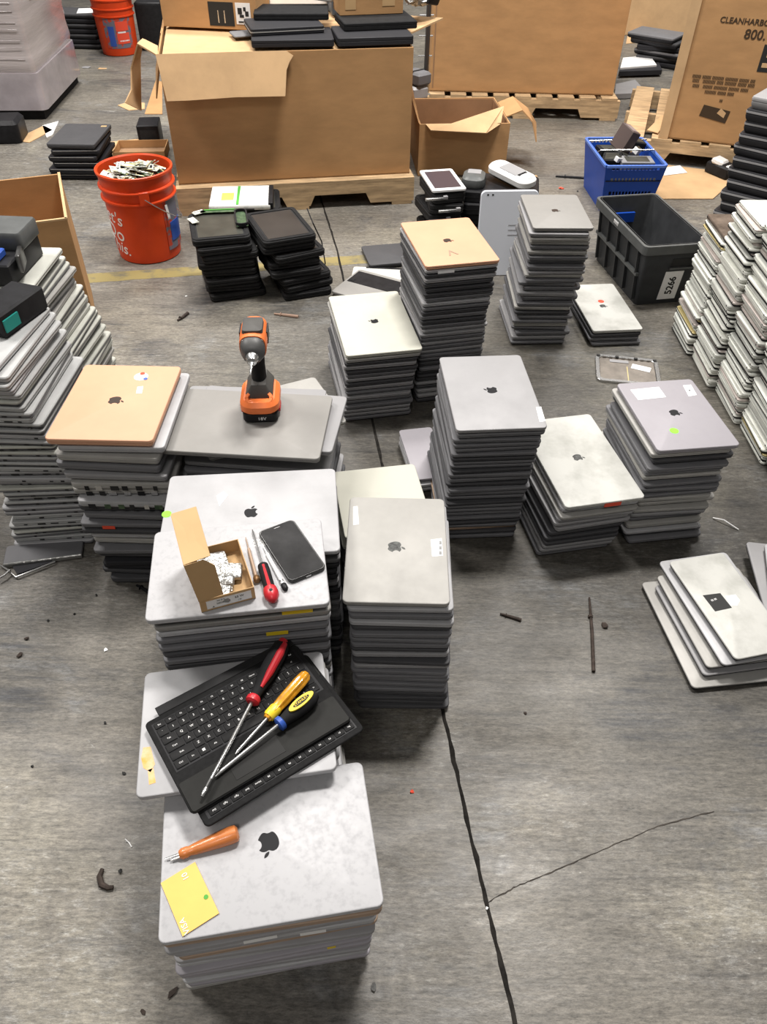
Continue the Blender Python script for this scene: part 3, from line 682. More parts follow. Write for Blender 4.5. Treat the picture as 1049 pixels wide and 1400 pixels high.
# --- small open box with splayed flaps
sl, sr = at(571, 241), at(690, 239)
ys = math.atan2(sr.y - sl.y, sr.x - sl.x); ws = (sr - sl).length; ds = .46; hs = .26
cs_ = (sl + sr)/2 + Vector((-math.sin(ys), math.cos(ys), 0))*ds/2
o = thing('cardboard_box', 'small open carton with splayed flaps before the tall carton', 'cardboard box', (cs_.x, cs_.y, 0), ys)
mb = open_box_mesh(ws, ds, hs, .006); part('body', mb.mesh('body', .001), M_CARD, o)
part('inner_shade', MB().box((0, ds/2 - .008, hs/2), (ws - .014, .002, hs - .01)).box((-ws/2 + .008, 0, hs/2), (.002, ds - .02, hs - .01)).box((ws/2 - .008, 0, hs/2), (.002, ds - .02, hs - .01)).mesh('inner_shade', smooth=None), M_CARDD, o, label='brown inner faces with shade painted in')  # thin darker sheets over the inner faces paint in their shade
part('flap', MB().quad_sheet([(-ws/2 + .03, -ds/2, hs), (ws/2 - .05, -ds/2, hs), (ws/2 - .02, -ds/2 + .11, hs + .05), (ws*.2, -ds/2 - .09, hs - .02), (-ws/2 + .05, -ds/2 - .07, hs - .01)], .005).mesh('f', smooth=None), M_CARDL, o, label='pale bent front flap')
part('flap', MB().quad_sheet([(-ws/2, -ds/2 + .02, hs), (-ws/2, ds/2 - .04, hs), (-ws/2 - .03, ds/2 - .08, hs + .18), (-ws/2 - .05, -ds/2 + .12, hs + .15)], .005).mesh('f', smooth=None), M_CARD, o)
part('flap', ribbon([((ws/2, 0, hs), (0, 1, 0)), ((ws/2 + .08, 0, hs + .03), (0, 1, 0)), ((ws/2 + .15, -.03, hs - .02), (.1, 1, 0)), ((ws/2 + .19, -.05, hs - .10), (.2, 1, .1))], ds*.55, .006).mesh('f'), M_CARD, o, label='curled right flap')
# --- tall printed box at right
rl, rr_ = at(908, 189, .13), at(1000, 199, .13)
yr = math.atan2(rr_.y - rl.y, rr_.x - rl.x); wr = 1.1; dr = 1.0; hr = 1.1
frd = Vector((-math.sin(yr), math.cos(yr), 0)); rrt = Vector((math.cos(yr), math.sin(yr), 0))
crb = rl + rrt*wr/2 + frd*dr/2
pallet('wooden pallet sticking out left of the printed carton', (crb.x - rrt.x*.10, crb.y - rrt.y*.10, 0), yr, wr + .28, dr + .04, .13)
rb = thing('cardboard_box', 'tall cardboard box with printed lettering on a pallet at the right', 'cardboard box', (crb.x, crb.y, .131), yr)
part('body', open_box_mesh(wr, dr, hr, .01).mesh('body', .0015), M_CARD, rb)
part('edge_strip', MB().box((-wr/2 - .006, -dr/2 - .006, hr/2), (.05, .012, hr)).mesh('e', smooth=None), M_CARDL, rb, label='paler corner edge of the carton')
def rbl(px, py):
    d = ray(px, py); P0 = rl; n = frd; t = (P0 - Vector((0, 0, H))).dot(n)/d.dot(n); p = Vector((0, 0, H)) + d*t
    q = p - Vector((crb.x, crb.y, .131)); return q.dot(rrt), q.z
def print_r(px, py, body, size, bold=0.0, align='CENTER'):
    x, z = rbl(px, py); part('writing', text_mesh(body, size, .0004, align, bold), M_INKB, rb, (x, -dr/2 - .0014, z), (PI/2, 0, 0))
print_r(985, 27, 'CLEANHARBORS', .036, .0007, 'LEFT'); print_r(1018, 47, '800.', .060, .001, 'LEFT')
for k, (px, py, s) in enumerate(((947, 104, 'lllllllll lllllllll llllllllllll lllllllllllll llllllllll lllll'), (947, 110, 'lllllll   lllllllllllll lllllll llllllllllll lllllllll lllllll'), (947, 117, 'lllllll   llllllllll llllllllllllll lllllllllll llllllll'), (947, 124, '          llllllllllll lllllllll lllllll'))): print_r(px, py, s, .022, .0004, 'LEFT')
print_r(986, 138, 'llll', .018, .0004)
x0_, z0_ = rbl(956, 158); x1_, z1_ = rbl(994, 142)
mb = MB(); mb.prism([(x0_, z0_), (x0_ + .14, z0_ - .025), (x0_ + .15, z0_ + .035), (x0_ + .01, z0_ + .055)], 0, .0006, Matrix.Translation((0, -dr/2 - .0012, 0)) @ Matrix.Rotation(PI/2, 4, 'X'))
part('print', mb.mesh('p', smooth=None), M_INKB, rb, label='dark printed device picture')
mb = MB(); mb.prism([(x0_ + .085, z0_ + .02), (x0_ + .125, z0_ + .0), (x0_ + .13, z0_ + .025), (x0_ + .10, z0_ + .045)], 0, .0006, Matrix.Translation((0, -dr/2 - .0022, 0)) @ Matrix.Rotation(PI/2, 4, 'X'))
part('print', mb.mesh('p', smooth=None), M_CARDL, rb)
xa, za = rbl(1046, 80); part('print', MB().box((xa + .03, -dr/2 - .001, za), (.10, .001, .12)).mesh('p', smooth=None), M_INK, rb, label='black pictogram square')
part('print', MB().box((xa + .02, -dr/2 - .002, za + .02), (.03, .001, .03)).box((xa + .02, -dr/2 - .002, za - .03), (.05, .001, .02)).mesh('p', smooth=None), M_CARDL, rb)
# --- open box at the left edge
ol = at(138, 468); zo = .47
p1 = at(92, 300, zo); p2 = at(55, 240, zo); p0_ = at(0, 246, zo)
yo = math.atan2(p2.y - p0_.y, p2.x - p0_.x); do = (p2 - p1).length
c_ = Vector((p1.x, p1.y, 0)); fo = Vector((-math.sin(yo), math.cos(yo), 0)); ro_ = Vector((math.cos(yo), math.sin(yo), 0))
do = max(.3, (p2 - p1).dot(fo)); wo = .55
co = c_ - ro_*wo/2 + fo*do/2
o = thing('cardboard_box', 'open empty cardboard box behind the stacks at left edge', 'cardboard box', (co.x, co.y, 0), yo)
part('body', open_box_mesh(wo, do, zo, .007).mesh('body', .001), M_CARD, o)
part('rim', MB().box((0, -do/2 + .003, zo + .002), (wo, .009, .006)).box((wo/2 - .003, 0, zo + .002), (.009, do, .006)).mesh('r', smooth=None), M_CARDL, o, label='pale cut rim')

# --- shrink-wrapped pallet load, far left
a0, a1 = at(66, 165), at(112, 112)
yw = math.atan2(a1.y - a0.y, a1.x - a0.x) - PI/2
fw = Vector((-math.sin(yw), math.cos(yw), 0)); rw = Vector((math.cos(yw), math.sin(yw), 0))
ww, dw_ = 1.1, (a1 - a0).length
cw_ = a0 - rw*ww/2 + fw*dw_/2
o = thing('wrapped_load', 'shrink-wrapped pallet load of goods at the far left', 'pallet load', (cw_.x, cw_.y, 0), yw)
part('pallet', MB().box((0, .01, .03), (ww*.96, dw_*.96, .06)).mesh('p'), M_BLACKM, o, label='black plastic pallet')
rr = random.Random(5); mb = MB(); rings = []
for k in range(30):
    z = .06 + k*.04; ins = rr.uniform(-.004, .006)
    rings.append((z, ins))
rings = [(.055, .02)] + rings
part('wrapped_goods', MB().slab(ww, dw_, .03, [r_ for r_ in rings if r_[0] > .24]).mesh('g'), M_WRAP, o)
part('wrapped_base', MB().slab(ww + .03, dw_ + .02, .04, [r_ for r_ in rings if r_[0] <= .27]).mesh('g'), M_WRAPD, o)
for k in range(14):
    z = .33 + k*.05 + rr.uniform(-.01, .01)
    part('film_fold', MB().tube([(-ww/2*.9, -dw_/2 - .004, z), (0, -dw_/2 - .007, z + rr.uniform(-.01, .01)), (ww/2*.93, -dw_/2 - .004, z + rr.uniform(-.015, .015))], .0016, 6).mesh('f'), M_WRAP, o)
part('label', MB().box((ww/2 + .006, -dw_*.16, .62), (.002, .16, .05)).mesh('l', smooth=None), M_GREYL, o, label='grey label under the film')
# cardboard bits and black case next to the load
def sheet(label, quad, m, z=.002, th=.004, name='cardboard_sheet', cat='cardboard', group=None):
    P = [at(*p, z) for p in quad]; c = sum(P, Vector())/len(P)
    return thing(name, label, cat, (c.x, c.y, z), 0, group, MB().prism([(p.x - c.x, p.y - c.y) for p in P], -th/2, th/2).mesh('sheet', smooth=None), m)
sheet('torn cardboard piece beside the wrapped load', [(18, 192), (60, 172), (72, 178), (40, 195)], M_CARDL)
sheet('pale crumpled paper by the wrapped load corner', [(58, 172), (80, 166), (72, 184), (64, 188)], M_WHITEP, name='paper_scrap', cat='paper')
o = thing('equipment_case', 'black rounded equipment case at the left edge', 'case', (*at(4, 190).xy, 0), R(8)); part('body', MB().slab(.26, .2, .03, [(0, .005), (.01, 0), (.10, 0), (.12, .02)]).mesh('b'), M_BLACK, o)
part('feet', MB().box((-.08, -.09, .003), (.03, .02, .006)).mesh('b'), M_RUBBER, o)
sheet('small brown cardboard scrap on floor by the big box', [(161, 144), (178, 139), (198, 141), (198, 149), (176, 151)], M_CARDL)
sheet('cardboard sheet leaning beside the big box left wall', [(198, 156), (213, 110), (222, 112), (222, 156)], M_CARD)
sheet('flat cardboard sheet behind the orange bucket', [(135, 196), (192, 190), (186, 206), (150, 214), (138, 210)], M_CARDL)
o = thing('cardboard_tray', 'low cardboard tray behind the orange bucket', 'cardboard tray', (*at(195, 212).xy, 0), R(6)); part('body', open_box_mesh(.28, .2, .05, .005).mesh('b', .0008), M_CARD, o)
part('liner', MB().box((0, 0, .008), (.26, .18, .004)).mesh('l'), M_CARDD, o)
o = thing('power_supply', 'black box-shaped power unit beside the big box corner', 'power unit', (*at(208, 196).xy, 0), R(8)); part('body', MB().box((0, 0, .06), (.12, .16, .12), bev=.005).mesh('b'), M_BLACK, o); part('vent', MB().box((0, -.0805, .06), (.09, .001, .07)).mesh('v'), M_RUBBER, o)
sheet('brown kraft sheet spread on floor behind the blue basket', [(878, 240), (905, 225), (980, 234), (1020, 240), (1000, 250), (975, 272), (890, 272)], M_CARDL, z=.003)
sheet('white paper sheet lying on the kraft sheet', [(906, 230), (930, 226), (940, 236), (908, 240)], M_WHITEP, z=.007, th=.001, name='paper_sheet', cat='paper')
sheet('brown paper torn at the pallet corner', [(885, 178), (905, 158), (914, 160), (900, 182)], M_CARDL, z=.14, name='paper_scrap', cat='paper')

# --- buckets
def bucket(label, base, rz, extra):
    o = thing('bucket', label, 'bucket', (base.x, base.y, 0), rz)
    prof = [(.118, 0), (.132, .004), (.137, .05), (.1445, .255), (.155, .257), (.155, .263), (.1455, .266), (.1465, .300), (.157, .302), (.157, .308), (.148, .312), (.1505, .355), (.157, .357), (.157, .366), (.151, .368), (.146, .362), (.1425, .30), (.13, .02), (.0, .018)]
    part('body', MB().lathe(prof, 48, cap=False)._loft([[Vector((.118*math.cos(2*PI*k/48), .118*math.sin(2*PI*k/48), 0)) for k in range(48)], [Vector((.05*math.cos(2*PI*k/48), .05*math.sin(2*PI*k/48), 0.0)) for k in range(48)]], cap=False).mesh('bucket'), M_ORANGE, o)
    return o
def curved_patch(r0, r1, z0, z1, a0, a1, th=.0012, n=12):
    mb = MB(); rings = []
    for k in range(n + 1):
        a = a0 + (a1 - a0)*k/n; ca, sa = math.cos(a), math.sin(a)
        rings.append([Vector((r*ca, r*sa, z)) for r, z in ((r0, z0), (r0 + th, z0), (r1 + th, z1), (r1, z1))])
    return mb._loft(rings)
def surf_text(o, body, size, a_c, z, m, rot=0):
    me = text_mesh(body, size, .0004).copy()
    for v in me.vertices:
        x, y = v.co.x, v.co.y
        if rot: x, y = x*math.cos(rot) - y*math.sin(rot), x*math.sin(rot) + y*math.cos(rot)
        zz_ = z + y; r = .1375 + (zz_ - .05)/.205*.0075 + .0006 + v.co.z; a = a_c + x/.14
        v.co = Vector((r*math.cos(a), r*math.sin(a), zz_))
    part('writing', me, m, o, label='white lettering')
rim = [at(131, 231, .365), at(233, 224, .365)]; cb = (rim[0] + rim[1])/2
bk = bucket('orange bucket heaped with memory modules at the left', cb, 0, None)
vb = math.atan2(-cb.y, -cb.x)   # angle facing the camera
part('label', curved_patch(.1385, .1448, .045, .252, vb + R(35), vb + R(100)).mesh('l'), M_LABELG, bk, label='grey label on the right side')
part('label_patch', curved_patch(.1405, .1430, .08, .16, vb + R(45), vb + R(80), .0024).mesh('l'), M_BLUEC, bk, label='blue patch on the label')
surf_text(bk, "Let's", .075, vb - R(66), .20, M_WHITE, R(-12)); surf_text(bk, 'Do', .085, vb - R(64), .13, M_WHITE, R(-12)); surf_text(bk, 'This.', .07, vb - R(62), .07, M_WHITE, R(-12))
part('handle_ear', MB().box((.152*math.cos(vb + R(6)), .152*math.sin(vb + R(6)), .285), (.012, .04, .055), (0, 0, vb + R(6)), bev=.003).mesh('e'), M_ORANGE, bk)
hp = []
for k in range(17):
    a = vb + R(6) + R(200)*k/16*0.9; s_ = math.sin(PI*k/16)
    hp.append((.162*math.cos(a) + 0*s_, .162*math.sin(a), .285 - .14*s_))
part('handle', MB().tube(hp, .0022, 8).mesh('h'), M_STEEL, bk, label='wire bail hanging down')
part('tag', MB().quad_sheet([(.15*math.cos(vb + R(38)), .15*math.sin(vb + R(38)), .24), (.152*math.cos(vb + R(42)), .152*math.sin(vb + R(42)), .24), (.156*math.cos(vb + R(44)), .156*math.sin(vb + R(44)), .18), (.153*math.cos(vb + R(40)), .153*math.sin(vb + R(40)), .18)], .001).mesh('t', smooth=None), M_WHITEP, bk)
# memory modules heaped in it
mm = MB().box((0, 0, 0), (.067, .030, .0012)).mesh('board', smooth=None); ch = MB()
for k in range(4): ch.box((-.024 + k*.016, .002, .0014), (.010, .014, .0016))
ch = ch.mesh('chip', smooth=None); ct = MB().box((0, -.0125, .0008), (.062, .004, .0004)).mesh('contact', smooth=None)
rr = random.Random(9)
for k in range(75):
    a = rr.uniform(0, 2*PI); q = math.sqrt(rr.random())*.108; z = .333 + .026*(1 - (q/.108)**2) + rr.uniform(0, .010)
    o = thing('memory_module', 'green and silver memory module heaped in the orange bucket', 'memory module', (cb.x + q*math.cos(a), cb.y + q*math.sin(a), z), (rr.uniform(-.4, .4), rr.uniform(-.4, .4), rr.uniform(0, PI)), 'memory modules in the bucket')
    part('board', mm, rr.choice((M_PCB, M_PCBG, M_PCBG)), o); part('chip', ch, rr.choice((M_BLACK, M_PCBG, M_WHITE)), o); part('contact', ct, M_SHELLY, o)
fill = thing('module_fill', 'mass of memory modules filling the orange bucket', 'memory modules', (cb.x, cb.y, 0)); fill['kind'] = 'stuff'
mb = MB().lathe([(.126, .022), (.138, .30), (.115, .325), (.0005, .335)], 24, cap=False)
fm = part('mass', mb.mesh('m'), M_PCB, fill); fm['kind'] = 'stuff'
b2 = at(160, 77); b2.y += .12
bk2 = bucket('orange bucket with printed paper label far at the back left', b2, 0, None)
v2 = math.atan2(-b2.y, -b2.x)
part('label', curved_patch(.1385, .1446, .055, .25, v2 - R(38), v2 + R(46)).mesh('l'), M_LABELG, bk2, label='grey and red printed label')
def surf_patch(o, a0, a1, z0, z1, m): part('label_patch', curved_patch(.1395 + (z0-.055)/.2*.006, .1395 + (z1-.055)/.2*.006, z0, z1, v2 + R(a0), v2 + R(a1), .0022).mesh('l'), m, o)
surf_patch(bk2, -2, 36, .17, .23, M_REDS); surf_patch(bk2, -2, 36, .085, .155, M_REDS); surf_patch(bk2, -26, -8, .07, .20, M_BLUEC); surf_patch(bk2, 2, 26, .155, .165, M_WHITE); surf_patch(bk2, 4, 34, .10, .108, M_WHITE)
o = thing('gadget_tray', 'pale tray of parts lying across the back bucket', 'tray', (b2.x + .08, b2.y, .369), R(10)); part('body', MB().box((0, 0, .012), (.20, .16, .024), bev=.004).mesh('b'), M_SHELLG, o); part('part', MB().box((.04, 0, .034), (.12, .05, .02), (0, 0, .3), bev=.004).mesh('b'), M_BLACK, o)
g = 'dark laptops stacked behind the back bucket'
for k in range(7):
    q = at(112, 70); o = thing('laptop', 'black laptop, %s from the floor of the stack beside the back bucket' % ('lowest second third fourth fifth sixth seventh'.split()[k]), 'laptop', (q.x - .03 + random.uniform(-.01, .01), q.y + .18, .034*k), R(random.uniform(-4, 4)), g)
    part('base', lap_mesh('base', .34, .25, .033), M_BLACKL, o); part('lid', lap_mesh('lid', .34, .25, .033), M_BLACKL if k % 2 else M_DARK, o)
o = thing('paper_sheet', 'white paper sheet on the black laptops behind the back bucket', 'paper', (q.x + .10, q.y + .18, .24), R(12), None, MB().box((0, 0, 0), (.24, .18, .001)).mesh('p', smooth=None), M_WHITEP)
q = at(193, 70)
o = thing('computer_case', 'black computer case standing right of the back bucket', 'computer', (q.x + .09, q.y + .20, 0), R(4)); part('body', MB().box((0, 0, .16), (.20, .36, .32), bev=.006).mesh('b'), M_BLACK, o); part('front_panel', MB().box((0, -.182, .16), (.18, .006, .30), bev=.002).mesh('b'), M_BLACKM, o)
# ================================================================== CRATE, BASKET, TABLETS
def frame_from(quad, z):
    P = [at(*p, z) for p in quad]; c = sum(P, Vector())/4; u = (P[1]-P[0]) + (P[2]-P[3]); a = math.atan2(u.y, u.x)
    w = ((P[1]-P[0]).length + (P[2]-P[3]).length)/2; d = ((P[0]-P[3]).length + (P[1]-P[2]).length)/2
    return c, a, w, d
# grey crate with a number label: local frame, front is -y
c, a, cw, cdp = frame_from([(813, 269), (914, 263), (957, 333), (885, 338)], .262)
crate = thing('crate', 'empty dark grey plastic crate with a number label', 'crate', (c.x, c.y, 0), a)
hc = .262; th = .008; tp = .03   # taper
def crate_walls(w, d, h, tp, th):
    mb = MB(); o0 = outline(w - 2*tp, d - 2*tp, .015, 3); o1 = outline(w, d, .02, 3); i1 = outline(w - 2*th, d - 2*th, .014, 3); i0 = outline(w - 2*tp - 2*th, d - 2*tp - 2*th, .01, 3)
    V = lambda o, z: [Vector((x, y, z)) for x, y in o]
    return mb._loft([V(o0, 0), V(o1, h), V(i1, h), V(i0, .008)])
part('body', crate_walls(cw - .02, cdp - .02, hc, tp, th).mesh('b'), M_CRATE, crate)
def rim_mesh(w, d, z0, z1, t):
    mb = MB(); A = outline(w, d, .022, 3); B = outline(w - 2*t, d - 2*t, .014, 3)
    V = lambda o, z: [Vector((x, y, z)) for x, y in o]
    r = [V(A, z0), V(A, z1), V(B, z1), V(B, z0), V(A, z0)]
    bm = mb.bm; vs = [[bm.verts.new(p) for p in q] for q in r[:-1]]; vs.append(vs[0]); n = len(vs[0])
    for p, q in zip(vs, vs[1:]):
        for i in range(n): bm.faces.new((p[i], p[(i+1) % n], q[(i+1) % n], q[i]))
    return mb
part('rim', rim_mesh(cw, cdp, hc - .035, hc, .016).mesh('r', .001), M_CRATEL, crate, label='lighter grey rim')
for k in range(5):
    for sx in (-1, 1):
        f = (k - 2)*.085*cdp/.45
        part('rib', MB().quad_sheet([(sx*(cw/2 - tp - .006), f - .004, .02), (sx*(cw/2 - .012), f - .004, hc - .036), (sx*(cw/2 - .002), f - .004, hc - .036), (sx*(cw/2 - tp + .006), f - .004, .02)], .008).mesh('rib', smooth=None), M_CRATE, crate)
part('ledge', MB().box((-cw/2 + .5*tp + .004, 0, .13), (.014, cdp - .09, .012)).mesh('l'), M_CRATEL, crate)
slope = (tp + .0)/hc
def crate_front(x0, x1, z0, z1, off):
    f = lambda z: -(cdp - .02)/2 + tp*(1 - z/hc) - off
    return MB().quad_sheet([(x0, f(z0), z0), (x1, f(z0), z0), (x1, f(z1), z1), (x0, f(z1), z1)], .0012).mesh('q', smooth=None)
part('handle_hole', crate_front(.0, .09, .165, .20, .001), M_INK, crate, label='black hand hole')
part('handle_lip', MB().box((.045, -(cdp - .02)/2 + tp*.4 - .004, .16), (.10, .012, .008)).mesh('l'), M_CRATEL, crate)
part('label', crate_front(-.012, .065, .02, .145, .0015), M_WHITEP, crate, label='white label with printed number')
tl = math.atan(tp/hc)
zl = .082
fu = Vector((0, -tp, hc)).normalized(); fn = Vector((0, -hc, -tp)).normalized(); fy = fn.cross(fu)
wo_ = part('writing', text_mesh('5266', .040, .0004, 'CENTER', .0010), M_INK, crate, (0, 0, 0))
wo_.matrix_local = Matrix.Translation(Vector((.028, -(cdp - .02)/2 + tp*(1 - zl/hc), zl)) + fn*.0028) @ Matrix((fu, fy, fn)).transposed().to_4x4()
part('handle_hole', MB().box((-.02, (cdp)/2 - .030 - tp*.25, .180), (.12, .012, .040)).mesh('q', smooth=None), M_BLUE, crate, label='blue glimpse through the far hand hole')
part('writing', text_mesh('lllllllll', .022, .0005), M_WHITEP, crate, (-cw/2 - .0012, .02, hc - .017), (PI/2, 0, -PI/2))
# blue basket
c, a, bw, bd = frame_from([(803, 187), (885, 187), (909, 226), (824, 227)], .235)
bas = thing('basket', 'blue plastic shopping basket full of small electronics', 'basket', (c.x, c.y, 0), a)
hb = .235; tb = .03; bar = .006
def wall_grid(p0, p1, q0, q1, solid):
    """basket wall between bottom edge p0-p1 and top edge q0-q1 with rows of slots"""
    mb = MB(); p0, p1, q0, q1 = map(Vector, (p0, p1, q0, q1))
    P = lambda u, v: (p0.lerp(p1, u)).lerp(q0.lerp(q1, u), v)
    def pan(u0, u1, v0, v1): mb.quad_sheet([P(u0, v0), P(u1, v0), P(u1, v1), P(u0, v1)], .004)
    rows = [0, .10, .16, .38, .46, .68, .74, .90, 1.0]
    if solid: pan(0, 1, 0, 1); return mb
    for i in range(0, 8, 2): pan(0, 1, rows[i], rows[i+1])
    n = 13
    for i in range(1, 8, 2):
        pan(0, .10, rows[i], rows[i+1]); pan(.9, 1, rows[i], rows[i+1])
        for k in range(1, n):
            u = .10 + .8*k/n; pan(u - .012, u + .012, rows[i], rows[i+1])
    return mb
W2, D2, w2, d2 = bw/2 - .006, bd/2 - .006, bw/2 - tb - .006, bd/2 - tb - .006
part('side', wall_grid((-w2, -d2, 0), (w2, -d2, 0), (-W2, -D2, hb), (W2, -D2, hb), False).mesh('s', smooth=None), M_BLUE, bas)
part('side', wall_grid((-w2, d2, 0), (w2, d2, 0), (-W2, D2, hb), (W2, D2, hb), False).mesh('s', smooth=None), M_BLUE, bas)
part('side', wall_grid((-w2, -d2, 0), (-w2, d2, 0), (-W2, -D2, hb), (-W2, D2, hb), True).mesh('s', smooth=None), M_BLUE, bas)
part('side', wall_grid((w2, -d2, 0), (w2, d2, 0), (W2, -D2, hb), (W2, D2, hb), True).mesh('s', smooth=None), M_BLUE, bas)
part('bottom', MB().box((0, 0, .004), (2*w2, 2*d2, .008)).mesh('b', smooth=None), M_BLUE, bas)
part('rim', rim_mesh(bw, bd, hb - .012, hb, .012).mesh('r', .001), mat('blue_rim', (.10, .20, .60), .35), bas)
for s_, z_ in ((1, .0), (-1, .0)):
    y0 = s_*.0; pth = [(-bw/2 + .01, .02*s_, hb), (-bw/2 + .02, .03*s_, hb + .012), (0, .035*s_, hb + .014), (bw/2 - .02, .03*s_, hb + .012), (bw/2 - .01, .02*s_, hb)] if s_ < 0 else [(-bw/2 + .01, bd*.35, hb), (bw/2 + .0, bd*.35, hb + .006)]
    part('handle', MB().tube(pth, .0035, 8).mesh('h'), M_STEEL, bas, label='steel wire handle')
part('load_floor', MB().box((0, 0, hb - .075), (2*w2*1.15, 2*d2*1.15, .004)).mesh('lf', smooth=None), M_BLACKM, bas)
rr = random.Random(21)
def bt(name, label, cat, x, y, z, size, m, rot, extra=None):
    p = Matrix.Translation(c) ; q = Vector((x*math.cos(a) - y*math.sin(a) + c.x, x*math.sin(a) + y*math.cos(a) + c.y, z))
    o = thing(name, label, cat, q, (rot[0], rot[1], rot[2] + a))
    part('body', MB().box((0, 0, 0), size, bev=.003).mesh('b'), m, o)
    part('face', MB().box((0, 0, size[2]/2 + .0006), (size[0]*.7, size[1]*.7, .001)).mesh('f', smooth=None), extra or M_SCREEN, o)
bt('battery_pack', 'brown-topped block standing tilted in the blue basket', 'battery', .01, .06, hb + .035, (.055, .10, .11), mat('brown_block', (.10, .075, .07), .5), (.2, .35, .4), mat('taupe_face', (.28, .22, .21), .5))
bt('adapter', 'black adapter at the back left of the blue basket', 'adapter', -.075, .05, hb - .02, (.10, .07, .04), M_BLACK, (.1, .1, .3))
bt('adapter', 'black ribbed adapter lying at the front left in the blue basket', 'adapter', -.07, -.04, hb - .035, (.09, .08, .05), M_BLACKM, (.2, -.1, -.4))
bt('phone', 'black phone lying in the middle of the blue basket', 'phone', .0, -.01, hb - .018, (.06, .10, .012), M_BLACK, (.1, .3, .5))
bt('dock', 'grey flat dock at the basket front edge', 'dock', .04, -.07, hb - .035, (.17, .07, .04), mat('mid_grey_plastic', (.22, .22, .23), .45), (.15, .05, .1))
bt('adapter', 'white small plug block at the front left corner of the basket', 'adapter', -.055, -.085, hb - .012, (.03, .025, .025), M_WHITE, (.2, .2, .5))
bt('adapter', 'white plug block beside the tilted brown block', 'adapter', .06, .0, hb + .0, (.035, .03, .03), M_WHITE, (.4, .2, .7))
bt('cable_bundle', 'black cable coil behind the tilted brown block', 'cable', .085, .09, hb - .0, (.07, .06, .04), M_RUBBER, (.1, .2, .2))

# rugged black tablets in two stacks
def rug(loc, yaw, w, d, t, label, group, screen=M_SCREEN, tilt=(0, 0)):
    o = thing('tablet', label, 'tablet', loc, (tilt[0], tilt[1], yaw), group)
    part('case', MB().slab(w, d, .02, [(0, .008), (.005, .001), (t*.42, 0), (t*.5, .004), (t*.58, 0), (t - .004, 0), (t, .004)]).mesh('case'), M_RUBBER, o)
    part('bumper', rim_mesh(w - .006, d - .006, t - .001, t + .003, .016).mesh('bump', .0008), M_BLACKM, o)
    part('screen', MB().box((0, 0, t + .0004), (w - .05, d - .05, .0012)).mesh('scr', smooth=None), screen, o)
    return o
def tab_stack(quad, h, n, desc, seed, top_label, lean=(0, 0), screen=M_SCREEN):
    rnd = random.Random(seed); c, a, w, d = frame_from(quad, h); t = h/n
    for k in range(n):
        f = k/(n-1); x = c.x + lean[0]*f + (rnd.uniform(-.014, .014) if k else 0); y = c.y + lean[1]*f + (rnd.uniform(-.01, .01) if k else 0)
        lab = top_label if k == 0 else 'black rugged tablet, %s from the top of the %s' % (ORD[k], desc)
        rug((x, y, max(0, h - t*(k+1))), a + R(rnd.uniform(-5, 5) if k else 0), w*(1 if k == 0 else rnd.uniform(.94, 1.02)), d*rnd.uniform(.94, 1), t - .0045, lab, 'rugged tablets in the ' + desc, screen)
    return c, a, w, d
TL = tab_stack([(264, 290), (335, 284), (340, 322), (254, 330)], .265, 8, 'left black tablet stack', 51, 'rugged black tablet with loose boards lying on its screen', (.015, .02))
TR = tab_stack([(343, 290), (411, 280), (424, 320), (350, 332)], .255, 8, 'right black tablet stack', 52, 'rugged black tablet with clean screen topping the right stack', (.065, .0), mat('dark_screen', (.03, .026, .024), .35, var=.3, vscale=6))
for k, (px, py, rz, ln, m, lab) in enumerate(((272, 291, 40, .05, M_PCBG, 'short silver board at the back corner of the tablet'), (264, 302, -55, .055, M_PCBG, 'silver board at the left edge of the tablet'), (300, 289, 8, .15, M_PCB, 'long green board along the far edge of the tablet'))):
    p = at(px, py, .268); o = thing('circuit_board', lab, 'circuit board', (p.x, p.y, .2685), R(rz))
    part('board', MB().box((0, 0, .001), (ln, .028, .002)).mesh('b', smooth=None), m, o); part('connector', MB().box((0, .008, .0035), (ln*.8, .006, .003)).mesh('c', smooth=None), M_GREEND if m is M_PCB else M_WHITE, o)
p = at(332, 300, .268); o = thing('device_shell', 'narrow black open shell at the right of the boards', 'shell', (p.x - .005, p.y, .2685), TL[1] - .05); part('body', rim_mesh(.05, .15, 0, .014, .006).mesh('b'), M_BLACK, o); part('floor', MB().box((0, 0, .002), (.045, .145, .002)).mesh('b'), M_PCB, o)
# cable hanging on the right tablet stack
p = [at(416, 285, .26), at(424, 305, .22), at(436, 330, .12), at(441, 360, .04), at(436, 375, .004), at(432, 372, .004)]
thing('cable', 'thin black cable hanging down the right tablet stack', 'cable', (0, 0, 0), 0, None, MB().tube([q + Vector((.012, 0, 0)) for q in p], .0028, 6).mesh('c'), M_RUBBER)
# device with yellow sticker behind the tablets
dq = [(291, 253), (369, 252), (372, 278), (284, 281)]
c, a, w, d = frame_from(dq, .19)
for k in range(5):
    rug((c.x + .02, c.y + .02, k*.032), a + R((-4, 3, -2, 5, 2)[k]), w*1.12, d*1.05, .0285, 'black rugged tablet, %s below the white drive tray' % ('fifth fourth third second first'.split()[k]), 'tablets below the white drive tray')
o = thing('drive_tray', 'white metal drive tray with yellow sticker behind the tablets', 'drive tray', (c.x, c.y, .164), a)
part('body', MB().slab(w, d, .006, [(0, .002), (.004, 0), (.018, 0), (.021, .002)]).mesh('b'), M_HDDLBL, o); part('plate', MB().box((w*.14, 0, .0215), (w*.5, d*.8, .002)).mesh('p', smooth=None), M_WHITE, o)
part('divider', MB().box((-.04*w, 0, .0222), (.012, d*.92, .002)).mesh('p', smooth=None), M_GREEND, o, label='green strip')
part('sticker', MB().box((-w*.2, -.01, .0216), (w*.23, d*.36, .0008)).mesh('p', smooth=None), M_CARDY, o, label='yellow square sticker')
